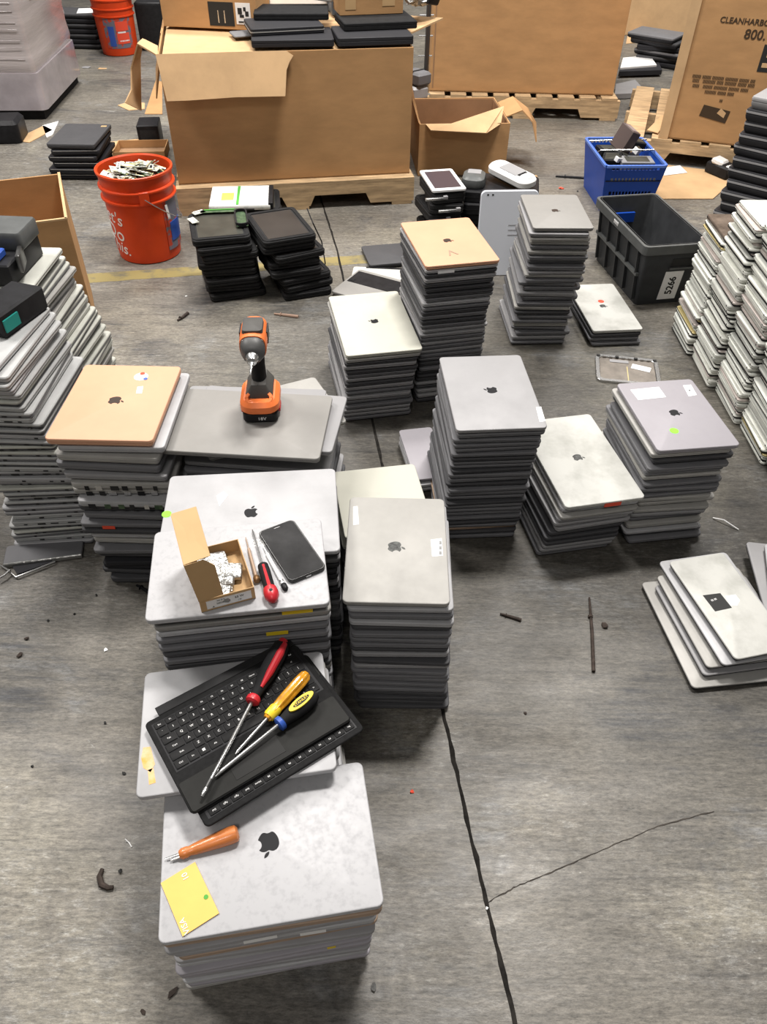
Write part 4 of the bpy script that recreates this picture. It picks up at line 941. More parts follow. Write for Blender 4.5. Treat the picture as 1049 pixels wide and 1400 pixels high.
part('bracket', MB().box((w*.5, -.01, .012), (.02, d*.9, .036), bev=.002).mesh('p'), M_BLACK, o); part('bracket', MB().box((-w*.12, -d*.5, .004), (w*.7, .006, .006)).mesh('p'), M_STEELD, o)
# tablet stack with white tablet
c, a, w, d = frame_from([(575, 232), (619, 231), (637, 257), (590, 262)], .25)
for k in range(5):
    rug((c.x + (.0, .02, -.015, .01, .0)[k], c.y + (.01, -.01, .015, 0, 0)[k], k*.047), a + R((6, -5, 4, -8, 2)[k]), w*.98, d*.98, .042, 'thick black terminal, %s of the pile under the white tablet' % ('lowest second third fourth topmost'.split()[k]), 'black terminals under the white tablet', M_BLACKM)
o = thing('tablet', 'white-framed tablet with dark screen on black terminals', 'tablet', (c.x, c.y, .240), a)
part('body', MB().slab(w, d, .012, [(0, .002), (.002, 0), (.009, 0), (.010, .001)]).mesh('b'), M_WHITE, o); part('screen', MB().box((0, 0, .0103), (w*.78, d*.80, .0008)).mesh('s', smooth=None), M_SCREENP, o)
for k, (dx, z_) in enumerate(((-.03, .215), (.03, .165), (-.01, .12))):
    o = thing('bracket', ('pale clip showing at the front of the topmost terminal', 'pale clip showing at the front of the fourth terminal', 'pale clip showing at the front of the third terminal')[k], 'bracket', (c.x + dx, c.y - d/2 - .012, z_), a)
    part('bar', MB().box((0, 0, 0), (.10, .012, .012), bev=.002).mesh('b'), M_STEEL, o); part('hook', MB().box((.04, -.002, .006), (.02, .014, .012), bev=.002).mesh('b'), M_GREYL, o)
# terminal with white handheld scanner on it
c2 = at(672, 250, .23); a2 = R(-8)
for k in range(4):
    o = thing('terminal', 'black device, %s of the pile under the white handheld' % ('lowest second third topmost'.split()[k]), 'terminal', (c2.x + .055, c2.y + .06, .052*k), a2 + R((3, -4, 5, 0)[k]), 'black devices under the white handheld')
    part('body', MB().slab(.34, .24, .02, [(0, .004), (.004, 0), (.045, 0), (.0515, .006)]).mesh('b'), M_BLACK, o); part('seam', MB().slab(.342, .242, .02, [(.022, 0), (.026, 0)]).mesh('s'), M_BLACKM, o)
o = thing('card_reader', 'rounded grey reader at the left on the black devices', 'card reader', (c2.x - .075, c2.y + .05, .209), R(-10)); part('body', MB().slab(.11, .15, .04, [(0, .004), (.01, 0), (.035, .006), (.045, .022)]).mesh('b'), M_CRATEL, o); part('screen', MB().box((0, .02, .0455), (.06, .05, .001)).mesh('s', smooth=None), M_GREYL, o)
hhp = at(694, 240, .245); o = thing('handheld_scanner', 'white rounded handheld scanner lying on black devices', 'scanner', (hhp.x + .02, hhp.y, .228), (R(4), R(4), R(-50)))
part('body', MB().slab(.25, .105, .045, [(0, .012), (.012, 0), (.032, 0), (.042, .008), (.046, .02)], seg=8).mesh('b'), M_WHITE, o); part('screen', MB().slab(.11, .07, .008, [(.0455, 0), (.0475, .001)]).mesh('s'), M_GREYL, o)
part('grip_pad', MB().slab(.05, .05, .02, [(.0455, 0), (.0485, .003)], Matrix.Translation((.085, 0, 0))).mesh('g'), M_WHITE, o); part('underside', MB().slab(.20, .09, .03, [(-.006, .01), (.004, 0)]).mesh('u'), M_BLACK, o); part('button', MB().box((.06, 0, .048), (.012, .05, .004), bev=.001).mesh('k'), M_BLACK, o)
# standing white laptop behind the tower
o = thing('laptop', 'white laptop standing on edge behind the tower', 'laptop', (at_y(690, 320, 3.08).x + .01, 3.09, 0), (R(84), 0, R(4)))
part('lid', MB().slab(.235, .345, .02, [(0, .003), (.002, 0), (.012, 0), (.014, .002)], Matrix.Translation((0, .1725, 0))).mesh('l'), mat('cool_white', (.70, .73, .80), .4), o); part('base', MB().slab(.235, .345, .02, [(-.014, .003), (-.012, 0), (-.001, 0)], Matrix.Translation((0, .1725, 0))).mesh('l'), M_BLACKL, o)
for k in range(3): part('print', MB().box((.04, .17 + .02*k, .0143), (.07, .003, .0006)).mesh('p', smooth=None), M_GREYL, o)
[part('port', MB().box((x_, .33, .0143), (.008, .006, .0006)).mesh('p', smooth=None), M_INK, o) for x_ in (-.09, -.07)]
# dark slab on the floor, open silver machine beside
sp = [(497, 336), (562, 331), (566, 357), (502, 363)]
c, a, w, d = frame_from(sp, .022)
o, _ = laptop((c.x, c.y, 0), a, round(w, 3), round(d, 3), .022, M_DARK, 'dark laptop lying alone on the floor left of the peach tower', None)
# ---- open machine: a palm rest with keyboard and a screen half, left of the peach tower
sq = [(490, 372), (560, 376), (575, 402), (478, 402)]
P = [at(479, 402, .02), at(512, 378, .02), at(562, 398, .02), at(550, 415, .02)]
cc = at(520, 396, .02); o = thing('laptop_top_case', 'silver palm rest with black keys behind the cream-topped stack', 'laptop case', (cc.x, cc.y, .012), R(-28))
part('deck', MB().slab(.33, .23, .012, [(0, .002), (.002, 0), (.008, 0), (.010, .001)]).mesh('d'), M_GREYW, o); part('keyboard', MB().box((-.02, .045, .0108), (.27, .10, .0016)).mesh('k', smooth=None), M_BLACK, o, label='black keyboard area')
for r_ in range(4):
    for k in range(9): part('key', MB().box((-.14 + .03*k, .012 + .023*r_, .0122), (.022, .017, .0014)).mesh('key', smooth=None) if (r_ == 0 and k == 0) else bpy.data.meshes['key'], M_BLACKM, o)
cc = at(530, 384, .012); o = thing('display_cover', 'white-silver loose display cover lying under the silver palm rest', 'laptop lid', (cc.x + .0, cc.y + .02, 0), R(-4))
part('panel', MB().slab(.31, .21, .012, [(0, .002), (.002, 0), (.007, 0), (.009, .001)]).mesh('d'), M_PALE, o); part('hinge_bar', MB().box((0, .1, .0095), (.2, .012, .002)).mesh('h', smooth=None), M_BLACK, o)
# ---- phone-like metal frame on floor by the lilac laptop
c, a, w, d = frame_from([(818, 482), (905, 494), (899, 525), (812, 520)], .01)
o = thing('display_chassis', 'silver metal display chassis with brown panel on floor', 'display part', (c.x, c.y, 0), a)
part('frame', rim_mesh(w, d, 0, .010, .014).mesh('f', .001), M_STEEL, o); part('panel', MB().box((0, 0, .004), (w - .03, d - .03, .004)).mesh('p', smooth=None), mat('brown_panel', (.20, .175, .15), .35, var=.3, vscale=20), o)
part('flex_strip', MB().box((w*.22, d*.12, .007), (w*.30, d*.18, .002), (0, 0, -.25)).mesh('s', smooth=None), M_WHITE, o); part('flex_strip', MB().box((-w*.12, d*.30, .007), (w*.3, d*.1, .002)).mesh('s', smooth=None), M_GREYL, o)
part('seam', MB().box((0, -.03, .0065), (.003, d*.6, .001)).mesh('s', smooth=None), M_SHELLY, o); 
for k in range(10): part('clip', MB().box((-w*.45 + .1*w*k, d*.43, .011), (.012, .010, .004)).mesh('c', smooth=None), M_STEEL if k % 3 else M_INK, o)
# ---- left black stack of laptops
c, a, w, d = frame_from([(80, 169), (143, 170), (129, 197), (62, 198)], .18)
for k in range(6):
    o, _ = laptop((c.x + random.uniform(-.01, .01) + (.012*(k < 4)), c.y + random.uniform(-.01, .01), .18 - .03*(k+1)), a + R(random.uniform(-3, 3)), round(w, 3), round(d, 3), .0295, M_BLACKL if k else M_DARK, 'black thick laptop, %s from the top of the stack behind the bucket' % ORD[k], 'black laptops behind the orange bucket')
    if k: part('edge_trim', MB().box((0, -d/2 - .0006, .027), (w*.9, .001, .002)).mesh('e', smooth=None), M_SILVER2, o)
    else: part('tag', MB().box((w*.38, d*.38, .0299), (.03, .02, .0006)).mesh('e', smooth=None), M_KRAFT, o, label='small tan sticker')
# ---- right black stack
x0, y0 = 1.63, 3.80; zt_ = .55; n = 11; t = zt_/n
for k in range(n):
    o, _ = laptop((x0 + .19 + random.uniform(-.012, .012) + .0*k, y0 - .10 + random.uniform(-.01, .01), zt_ - t*(k+1)), R(-38 + random.uniform(-3, 3)), .38, .29, round(t - .0006, 4), M_BLACKL if k else M_GREYL, ('grey-lidded thick laptop topping the black stack at right edge' if k == 0 else 'thick black laptop, %s from the top of the right edge black stack' % ORD[k]), 'thick black laptops at the right edge')
    part('edge_trim', MB().slab(.383, .293, .012, [(t*.70, 0), (t*.86, 0)]).mesh('tr'), M_GREYL, o, label='grey edge band')
# white and black gadget beside it
p = at(985, 240); o = thing('router', 'black and white gadget on the kraft sheet by the black stack', 'router', (p.x, p.y, .005), R(30)); part('body', MB().box((0, 0, .03), (.10, .15, .06), bev=.008).mesh('b'), M_BLACK, o); part('cover', MB().box((-.01, .02, .065), (.08, .07, .03), (.2, .1, .3), bev=.008).mesh('b'), M_WHITE, o); part('cover', MB().box((-.0, -.06, .05), (.07, .04, .03), bev=.006).mesh('b'), M_WHITE, o)
# ---- far right background
q0, q1 = at(868, 52), at(908, 62)
o = thing('cardboard_box', 'open worn cardboard box far at the back right', 'cardboard box', (q0.x + .42, q0.y + .45, 0), R(-12)); part('body', open_box_mesh(.85, .9, .62, .008).mesh('b', .001), M_CARDL, o); part('print', MB().box((-.2, -.4515, .36), (.10, .001, .14)).mesh('p', smooth=None), M_INKB, o); part('tear', MB().box((-.28, -.4515, .5), (.14, .001, .1)).mesh('p', smooth=None), M_CARDD, o)
for k in range(6):
    p = at(905, 92); o = thing('laptop', 'black laptop, %s from floor of the slumped stack at back right' % ('lowest second third fourth fifth sixth'.split()[k]), 'laptop', (p.x + .05 - .02*k + random.uniform(-.02, .02), p.y + .1, .035*k), R(-30 + random.uniform(-8, 8)), 'black laptops slumped at back right')
    part('base', lap_mesh('base', .36, .27, .0345), M_BLACKL, o); part('lid', lap_mesh('lid', .36, .27, .0345), (M_BLACKL, M_DARK, M_GREY)[k % 3], o)
sheet('white board lying before the slumped black stack', [(852, 80), (888, 76), (898, 90), (848, 94)], M_WHITE, z=.05, th=.012, name='white_board', cat='panel')
sheet('black board under the white board at back right', [(848, 92), (900, 88), (905, 99), (846, 101)], M_BLACKL, z=.03, th=.03, name='black_board', cat='panel')
sheet('grey glossy panel on the floor right of the tall plain box', [(842, 118), (868, 112), (884, 130), (840, 132)], M_GREYL, z=.02, th=.03, name='glossy_sheet', cat='panel')
sheet('brown cardboard piece on the floor far at the back right', [(858, 50), (876, 46), (876, 58), (856, 60)], M_CARDL)
p = at(578, 100); o = thing('wire_rack', 'steel wire rack post behind the big open carton', 'rack', (at(575, 128).x, 5.0, 0), R(4))
part('post', MB().tube([(0, 0, 0), (0, 0, 1.0)], .014, 10).mesh('p'), M_STEELD, o)
for k in range(8): part('rung', MB().tube([(-.05, 0, .1 + .1*k), (.03, 0, .1 + .1*k)], .004, 6).mesh('r'), M_STEEL, o)
for k in range(5):
    o = thing('paper_bundle', 'white crumpled packet, %s from floor behind the big carton' % ('lowest second third fourth fifth'.split()[k]), 'packet', (.115 + .01*k, 4.9 + .0*k, .07*k), R(10*k)); part('packet', MB().box((0, 0, .034), (.10, .14, .066), bev=.012).mesh('b'), (M_WHITE, M_GREYL, M_WHITEP, M_SILVER, M_GREY)[k], o); part('band', MB().box((0, 0, .034), (.102, .02, .068)).mesh('b'), M_BLACK, o)
# ---- black gear on the left stacks
o = thing('docking_station', 'black docking station topping the stack by the open box', 'dock', (at(8, 318, .60).x - .02, 1.98, .5305), R(-3)); part('body', MB().box((0, 0, .03), (.19, .20, .06), bev=.004).mesh('b'), M_BLACK, o); part('top_cover', MB().slab(.20, .12, .012, [(.060, .002), (.064, 0), (.10, 0), (.106, .004)], Matrix.Translation((-.0, .05, 0))).mesh('t'), M_CRATEL, o); part('socket', MB().box((.05, -.06, .07), (.03, .05, .02), bev=.003).mesh('s'), M_BLUEC, o, label='blue socket'); part('latch', MB().box((.02, .02, .107), (.02, .01, .002)).mesh('s'), M_WHITE, o, label='white mark'); part('bracket', MB().box((.095, -.02, .05), (.012, .10, .05), (0, 0, .3), bev=.003).mesh('s'), M_STEELD, o)
o = thing('gear_unit', 'black gadget at the left edge on the front case stack', 'gadget', (at(-12, 440, .59).x + .015, 1.66, .5555), R(-18)); part('body', MB().box((0, 0, .03), (.09, .16, .06), bev=.005).mesh('b'), M_BLACK, o); part('connector', MB().box((.046, -.05, .03), (.006, .05, .03)).mesh('c', smooth=None), mat('teal_plug', (.02, .25, .22), .4), o, label='teal connector')
# ---- wrapped grey slab and wire frame on the left floor
o = thing('film_wrapped_panel', 'grey panel in crinkled film on floor below the left stack', 'panel', (*at(62, 757).xy, 0), R(12)); part('panel', MB().slab(.20, .07, .008, [(0, .002), (.002, 0), (.012, 0), (.014, .002)]).mesh('p'), M_GREY, o); part('film', MB().box((0, -.034, .008), (.20, .006, .014), bev=.002).mesh('f'), M_FOIL, o, label='shiny crinkled film edge')
def wirepts(L, z=.008): return [at(*p, z) for p in L]
thing('bent_wire', 'bent steel wire frame lying at the left floor', 'wire frame', (0, 0, 0), 0, None, MB().tube(wirepts([(0, 772), (12, 780), (22, 789), (48, 779), (75, 768), (74, 760), (30, 762)]), .0028, 8).mesh('w'), M_STEEL)
thing('bent_wire', 'grey wire leg crossing the bent wire frame at left edge', 'wire frame', (0, 0, 0), 0, None, MB().tube(wirepts([(-4, 792), (6, 786), (14, 779)], .014), .0028, 8).mesh('w'), M_STEEL)
sheet('black screen panel lying inside the bent wire frame', [(16, 773), (72, 761), (74, 768), (24, 786)], M_BLACKL, z=.004, th=.006, name='broken_screen', cat='screen')
# ================================================================== TOOLS AND SMALL THINGS
ZA = Matrix.Rotation(PI/2, 4, 'Y')   # lathe axis z -> x
def axis_thing(name, label, cat, p_tip, p_end, group=None):
    """an Empty at the tip whose local +x runs towards the end of the handle"""
    v = p_end - p_tip; yaw = math.atan2(v.y, v.x); pit = -math.atan2(v.z, math.hypot(v.x, v.y))
    return thing(name, label, cat, p_tip, (0, pit, yaw), group), v.length
def lx(prof, n=20): return MB().lathe([(r, z) for r, z in prof], n, ZA).mesh('lx')
# --- power driver on the askew laptop
db = at(355, 577, .43)
drv = thing('power_driver', 'orange and grey cordless impact driver standing on its battery', 'power driver', (db.x, db.y + .05, .4302), R(4))
drv.scale = (1.04, 1, .96)
M_TG = mat('tool_grey', (.085, .082, .078), .5, var=.1); M_NOSE = mat('nose_grey', (.10, .10, .10), .45, .2)
part('battery', MB().slab(.078, .112, .014, [(0, .006), (.006, 0), (.024, 0), (.028, .004)]).mesh('b'), M_BLACK, drv)
part('writing', text_mesh('18V', .012, .0004), M_WHITEP, drv, (.004, -.0567, .014), (PI/2, 0, 0))
part('battery_latch', MB().box((.040, -.01, .018), (.008, .035, .014), bev=.003).mesh('l'), M_RED, drv); part('battery_latch', MB().box((-.040, -.01, .018), (.008, .035, .014), bev=.003).mesh('l'), M_RED, drv)
part('foot', MB().slab(.088, .124, .03, [(.0285, .004), (.033, 0), (.048, .001), (.058, .010)]).mesh('f'), M_ORANGET, drv, label='orange foot shell')
part('foot_grip', MB().slab(.064, .098, .016, [(.0535, .002), (.062, .002), (.086, .016)], Matrix.Translation((0, .012, 0))).mesh('f'), M_TG, drv)
part('foot_ring', rim_mesh(.062, .034, .0, .006, .008).mesh('r', .001), M_ORANGET, drv, (0, -.036, .058), (R(28), 0, 0))
hd = MB(); rings = []
for z, y, rx, ry in ((.060, .010, .019, .026), (.085, .014, .0165, .023), (.12, .020, .0155, .021), (.15, .025, .0165, .023), (.172, .026, .019, .030)):
    rings.append([Vector((rx*math.cos(2*PI*k/18), y + ry*math.sin(2*PI*k/18), z)) for k in range(18)])
part('handle', hd._loft(rings).mesh('h'), M_BLACKM, drv)
part('trigger', MB().box((0, -.008, .150), (.012, .014, .03), (.2, 0, 0), bev=.004).mesh('t'), M_RUBBER, drv)
def body_sec(items, n=22):
    mb = MB(); rr_ = []
    for y, rx, rz, zc in items: rr_.append([Vector((rx*math.copysign(abs(math.cos(2*PI*k/n))**.75, math.cos(2*PI*k/n)), y, zc + rz*math.copysign(abs(math.sin(2*PI*k/n))**.75, math.sin(2*PI*k/n)))) for k in range(n)])
    return mb._loft(rr_)
part('motor_housing', body_sec([(.054, .018, .020, .200), (.048, .027, .028, .200), (.03, .029, .031, .199), (-.01, .029, .031, .199), (-.03, .028, .030, .198)]).mesh('m'), M_ORANGET, drv, label='orange motor housing')
part('top_pad', MB().slab(.044, .062, .010, [(.224, 0), (.2325, .001), (.2345, .006)], Matrix.Translation((0, .006, 0))).mesh('p'), M_TG, drv)
[part('side_vent', MB().box((x_, .02, .2), (.003, .04, .03)).mesh('v'), M_BLACK, drv) for x_ in (.0285, -.0285)]
part('ring', body_sec([(-.028, .0285, .0305, .198), (-.036, .028, .030, .197)]).mesh('r'), M_ORANGET, drv)
part('nose', body_sec([(-.034, .026, .028, .197), (-.046, .0255, .027, .196), (-.058, .020, .021, .192), (-.063, .0145, .0145, .190)]).mesh('n'), M_NOSE, drv, label='grey metal nose')
part('collar', MB().lathe([(.0135, 0), (.0135, .008), (.011, .012), (.010, .022), (.006, .024)], 20, Matrix.Translation((0, -.061, .190)) @ Matrix.Rotation(PI/2, 4, 'X')).mesh('c'), M_STEEL, drv)
part('bit', MB().tube([(0, -.08, .190), (0, -.095, .190), (0, -.098, .190), (0, -.128, .190)], [.0042, .0042, .0028, .0022], 8).mesh('b'), M_STEEL, drv, label='steel driver bit')
for s_ in (-1, 1): part('lamp', MB().lathe([(.004, 0), (.004, .004)], 10, Matrix.Translation((s_*.019, -.036, .215)) @ Matrix.Rotation(PI/2, 4, 'X')).mesh('l'), M_STEEL, drv)

# --- keyboards on the stack
def keyboard(loc, yaw, label, seed, tilt=(0, 0), hinge=True):
    o = thing('keyboard', label, 'keyboard', loc, (tilt[0], tilt[1], yaw), None)
    W, D = .295, .192
    part('cover', MB().slab(W, D, .009, [(0, .002), (.0015, 0), (.0042, 0), (.0052, .0012)]).mesh('cover'), mat('felt_black', (.013, .013, .0135), .85, var=.25, vscale=120, bump=.05), o)
    if hinge: part('hinge_strip', MB().box((.012, D/2 + .010, .0030), (W - .03, .018, .003), bev=.0008).mesh('h'), M_RUBBER, o)
    part('key_well', MB().box((-.0, .034, .0053), (W - .018, .104, .0006)).mesh('w', smooth=None), M_BLACK, o)
    part('palm_pad', MB().slab(W - .004, .058, .006, [(.0050, 0), (.0064, .0012)], Matrix.Translation((0, -.066, 0))).mesh('pp'), mat('leather_black', (.014, .014, .013), .6, var=.15, vscale=60), o)
    part('touchpad', MB().box((-.02, -.062, .0066), (.09, .046, .0006), bev=.0002).mesh('tp', smooth=None), mat('pad_black', (.012, .012, .0115), .5), o)
    rows = [['Esc', 'F1', 'F2', 'F3', 'F4', 'F5', 'F6', 'F7', 'F8', 'Home', 'End', 'PgU', 'PgD', 'Del'], list('`1234567890-') + ['=', '<'], ['Tab'] + list('QWERTYUIOP[') + [']', '|'], ['Caps'] + list('ASDFGHJKL;') + ["'", 'Ent'], ['Shift'] + list('ZXCVBNM,./') + ['Shift'], ['Ctrl', 'Fn', 'Win', 'Alt', ' ', 'Alt', '<', '^', '>']]
    wid = [[1]*14, [1]*13 + [1.6], [1.4] + [1]*12 + [1.2], [1.7] + [1]*11 + [1.9], [2.2] + [1]*10 + [2.4], [1.2, 1, 1, 1.2, 5.6, 1.2, 1, 1, 1]]
    y = .034 + .052 - .006; g = .0018
    for r_, (ks, ws_) in enumerate(zip(rows, wid)):
        hgt = .0115 if r_ == 0 else .0155; y -= 0
        tot = sum(ws_); un = (W - .024)/tot; x = -(W - .024)/2
        yc = y - hgt/2 + .004
        for k_, w_ in zip(ks, ws_):
            kw = w_*un - g; key = ('key', round(kw, 4), hgt)
            if key not in _lap: _lap[key] = MB().slab(kw, hgt, .0012, [(.0056, 0), (.0070, .0001), (.0074, .0008)], seg=2).mesh('keycap')
            ko = part('key', _lap[key], mat('key_black', (.012, .012, .0125), .6), o, (x + kw/2, yc, 0))
            if k_ == 'Win':
                part('legend', MB().box((-.0013, .0013, .0076), (.0022, .0022, .0003)).box((.0013, .0013, .0076), (.0022, .0022, .0003)).box((-.0013, -.0013, .0076), (.0022, .0022, .0003)).box((.0013, -.0013, .0076), (.0022, .0022, .0003)).mesh('win', smooth=None), M_WHITEP, ko)
            elif k_ != ' ':
                part('legend', text_mesh(k_, .0062 if len(k_) == 1 else .0042, .0002), M_WHITEP, ko, (0, 0, .0076))
            x += w_*un
        y -= hgt + g
    return o
kz = .338
KL, KT, KR, KB = at(201, 993, kz + .012), at(412, 890, kz + .012), at(468, 976, kz + .012), at(264, 1108, kz + .012)
kc = (KL + KT + KR + KB)/4; kv = (KT - KL) + (KR - KB); ky = math.atan2(kv.y, kv.x)
k1 = keyboard((kc.x, kc.y, kz + .0085), ky, 'black slim keyboard on top, three screwdrivers lying on it', 1)
LR_, LB_ = at(494, 989, kz + .003), at(276, 1124, kz + .003)
lv = (LR_ - LB_); ly = math.atan2(lv.y, lv.x); mid = (LR_ + LB_)/2 + Vector((-math.sin(ly), math.cos(ly), 0))*.083
k2 = keyboard((mid.x, mid.y, kz - .0005), ly + PI, 'black slim keyboard lying turned around beneath the other keyboard', 2, hinge=False)
ktop = kz + .0085 + .0078
# --- screwdrivers on the keyboard
def rz_(px, py, dz): return at(px, py, ktop + dz)
o, L = axis_thing('screwdriver', 'long screwdriver with red and black handle on the keyboard', 'screwdriver', rz_(276, 1089, .010), rz_(389, 876, .016))
hs_ = L*.44
part('shaft', MB().tube([(0, 0, 0), (.012, 0, 0), (.014, 0, 0), (L - hs_ + .01, 0, 0)], [.0022, .0042, .0034, .0034], 10).mesh('s'), M_STEEL, o); part('tip', MB().tube([(0, 0, 0), (.02, 0, 0), (.03, 0, 0)], [.0015, .0040, .0036], 10).mesh('t'), M_STEELD, o, label='dark magnetic tip')
part('collar', lx([(.0085, L - hs_), (.0125, L - hs_ + .003), (.0125, L - hs_ + .010), (.010, L - hs_ + .014)]), M_RED, o)
part('handle', lx([(.0085, L - hs_ + .012), (.0105, L - hs_ + .03), (.0155, L - hs_ + .06), (.0165, L - .035), (.015, L - .014), (.009, L - .003), (.002, L)]), M_BLACKM, o, label='black rubber grip')
for aa in (35, -35):
    part('grip_inlay', MB().tube([(L - hs_ + .03, .0095*math.sin(R(aa)), .0095*math.cos(R(aa))), (L - hs_ + .06, .0135*math.sin(R(aa)), .0135*math.cos(R(aa))), (L - .035, .0142*math.sin(R(aa)), .0142*math.cos(R(aa))), (L - .012, .0125*math.sin(R(aa)), .0125*math.cos(R(aa)))], [.003, .0068, .0075, .005], 10).mesh('g') if aa < 0 else MB().tube([(L - .02, .0, .004), (L - .002, 0, .004)], [.011, .008], 12).mesh('g'), M_RED, o, label='red grip panel')
o, L = axis_thing('screwdriver', 'screwdriver with clear amber handle on the keyboard', 'screwdriver', rz_(322, 1031, .004), rz_(420, 921, .013))
hs_ = L*.58
part('shaft', MB().tube([(0, 0, 0), (.006, 0, 0), (L - hs_ + .02, 0, 0)], [.0012, .003, .003], 10).mesh('s'), M_STEEL, o)
mb = MB(); rings = []
for f, r0 in ((0, .0065), (.06, .0095), (.18, .0105), (.26, .0095), (.36, .0105), (.8, .0115), (.94, .0105), (1.0, .006)):
    rings.append([Vector((L - hs_ + hs_*f, r0*(1 + .10*math.cos(6*2*PI*k/36))*math.cos(2*PI*k/36), r0*(1 + .10*math.cos(6*2*PI*k/36))*math.sin(2*PI*k/36))) for k in range(36)])
part('handle', mb._loft(rings).mesh('h'), M_AMBER, o)
part('ferrule', lx([(.0098, L - hs_ + .004), (.0112, L - hs_ + .008), (.0112, L - hs_ + .022), (.0100, L - hs_ + .026)]), M_YELLOW, o)
o, L = axis_thing('screwdriver', 'screwdriver with black and yellow handle and blue collar', 'screwdriver', rz_(292, 1063, .004), rz_(434, 948, .015))
hs_ = L*.40
part('shaft', MB().tube([(0, 0, 0), (.008, 0, 0), (L - hs_ + .01, 0, 0)], [.0012, .0034, .0034], 10).mesh('s'), M_STEEL, o)
part('collar', lx([(.009, L - hs_), (.0125, L - hs_ + .002), (.0125, L - hs_ + .009), (.0095, L - hs_ + .011)]), M_BLUEC, o)
part('handle', lx([(.009, L - hs_ + .010), (.0115, L - hs_ + .02), (.0135, L - hs_ + .035), (.0150, L - .03), (.0130, L - .012), (.007, L - .002), (.001, L)]), M_BLACKM, o)
ov = [(.026*math.cos(2*PI*k/24), .0085*math.sin(2*PI*k/24)) for k in range(24)]
part('badge', MB().prism(ov, .0128, .0158, Matrix.Translation((L - .034, 0, 0))).mesh('b'), M_YELLOW, o, label='yellow oval badge')
ov2 = [(.017*math.cos(2*PI*k/20), .0048*math.sin(2*PI*k/20)) for k in range(20)]
part('badge', MB().prism(ov2, .0150, .0161, Matrix.Translation((L - .034, 0, 0))).mesh('b'), M_INK, o, label='black oval name plate')
part('writing', text_mesh('STANLEY', .0070, .0003), M_YELLOW, o, (L - .034, 0, .0164))
# --- wooden-handled tool and yellow card on the nearest laptop
hz = .3003
o, L = axis_thing('hand_tool', 'turned orange-brown wooden handle with short metal tip', 'hand tool', at(226, 1176, hz + .004), at(326, 1138, hz + .012))
part('handle', lx([(.006, .022), (.0085, .026), (.0085, .034), (.0072, .038), (.0088, .046), (.0125, L - .03), (.0135, L - .012), (.0125, L - .003), (.008, L)], 24), M_WOODH, o)
part('tip', MB().tube([(0, .002, 0), (.024, .001, 0)], [.0014, .0022], 8).mesh('t'), M_STEEL, o); part('ferrule', MB().tube([(.008, -.003, .0), (.024, -.003, 0)], [.0018, .0026], 8).mesh('t'), M_STEEL, o)
cq = [at(*p, hz) for p in ((220, 1208), (267, 1179), (300, 1249), (250, 1281))]; cc = sum(cq, Vector())/4
card = thing('payment_card', 'yellow plastic card with green dot on the nearest laptop', 'card', (cc.x, cc.y, hz + .0008), 0)
part('card', MB().prism([(p.x - cc.x, p.y - cc.y) for p in reversed(cq)], 0, .0012).mesh('c', smooth=None), M_CARDY, card)
def cpt(px, py): p = at(px, py, hz); return (p.x - cc.x, p.y - cc.y, .0016)
vx = cq[1] - cq[0]; ca_ = math.atan2(vx.y, vx.x); vl = cq[3] - cq[0]; cb_ = math.atan2(vl.y, vl.x)
part('writing', text_mesh('VISA', .012, .0003), M_WHITEP, card, cpt(253, 1267), (0, 0, cb_ + PI))
part('writing', text_mesh('10', .012, .0003), M_WHITEP, card, cpt(254, 1199), (0, 0, cb_ + PI))
x, y, z = cpt(282, 1227); part('dot', MB().prism([(x + .0036*math.cos(2*PI*k/14), y + .0036*math.sin(2*PI*k/14)) for k in range(14)], .0012, .0017).mesh('d', smooth=None), M_GREEND, card, label='dark green dot')
# --- small carton with raised lid on the carton laptop
cz = .4652
f0, f1 = at(276, 838, cz), at(350, 818, cz); bx_ = f1 - f0; yb = math.atan2(bx_.y, bx_.x); wb = bx_.length; db_ = .125; hb_ = .030
cc = (f0 + f1)/2 + Vector((-math.sin(yb), math.cos(yb), 0))*db_/2
box = thing('small_carton', 'small open kraft carton with raised lid holding foil packs', 'carton', (cc.x, cc.y, cz + .0004), yb)
part('body', open_box_mesh(wb, db_, hb_, .0016).mesh('b', .0003), M_KRAFT, box)
lid_pts = [(-wb/2, -db_/2, hb_), (-wb/2, db_/2, hb_)]
lh = .095; lw = .044; xl = -wb/2 - .010
part('lid', MB().quad_sheet([(-wb/2, -db_/2, hb_ - .001), (-wb/2, db_/2 + .002, hb_ - .001), (xl, db_/2 + .002, hb_ + lh), (xl, -db_/2, hb_ + lh)], .0016).mesh('l', smooth=None), M_KRAFT, box)
part('lid_flap', MB().quad_sheet([(xl, -db_/2, hb_ + lh), (xl, db_/2 + .002, hb_ + lh), (xl + lw, db_/2 - .003, hb_ + lh + .008), (xl + lw, -db_/2 + .002, hb_ + lh + .004)], .0014).mesh('l', smooth=None), M_KRAFT, box)
part('lid_flap', MB().quad_sheet([(-wb/2, -db_/2 - .001, hb_), (-wb/2 + .042, -db_/2 - .001, hb_ + .004), (xl + lw + .004, -db_/2 + .001, hb_ + lh*.80), (xl + lw - .012, -db_/2 + .001, hb_ + lh), (xl, -db_/2 - .001, hb_ + lh)], .0014).mesh('l', smooth=None), M_KRAFT, box)
part('label', MB().box((.002, -db_/2 - .0006, hb_*.5), (wb*.82, .0006, hb_*.66)).mesh('lb', smooth=None), M_WHITEP, box, label='white printed label')
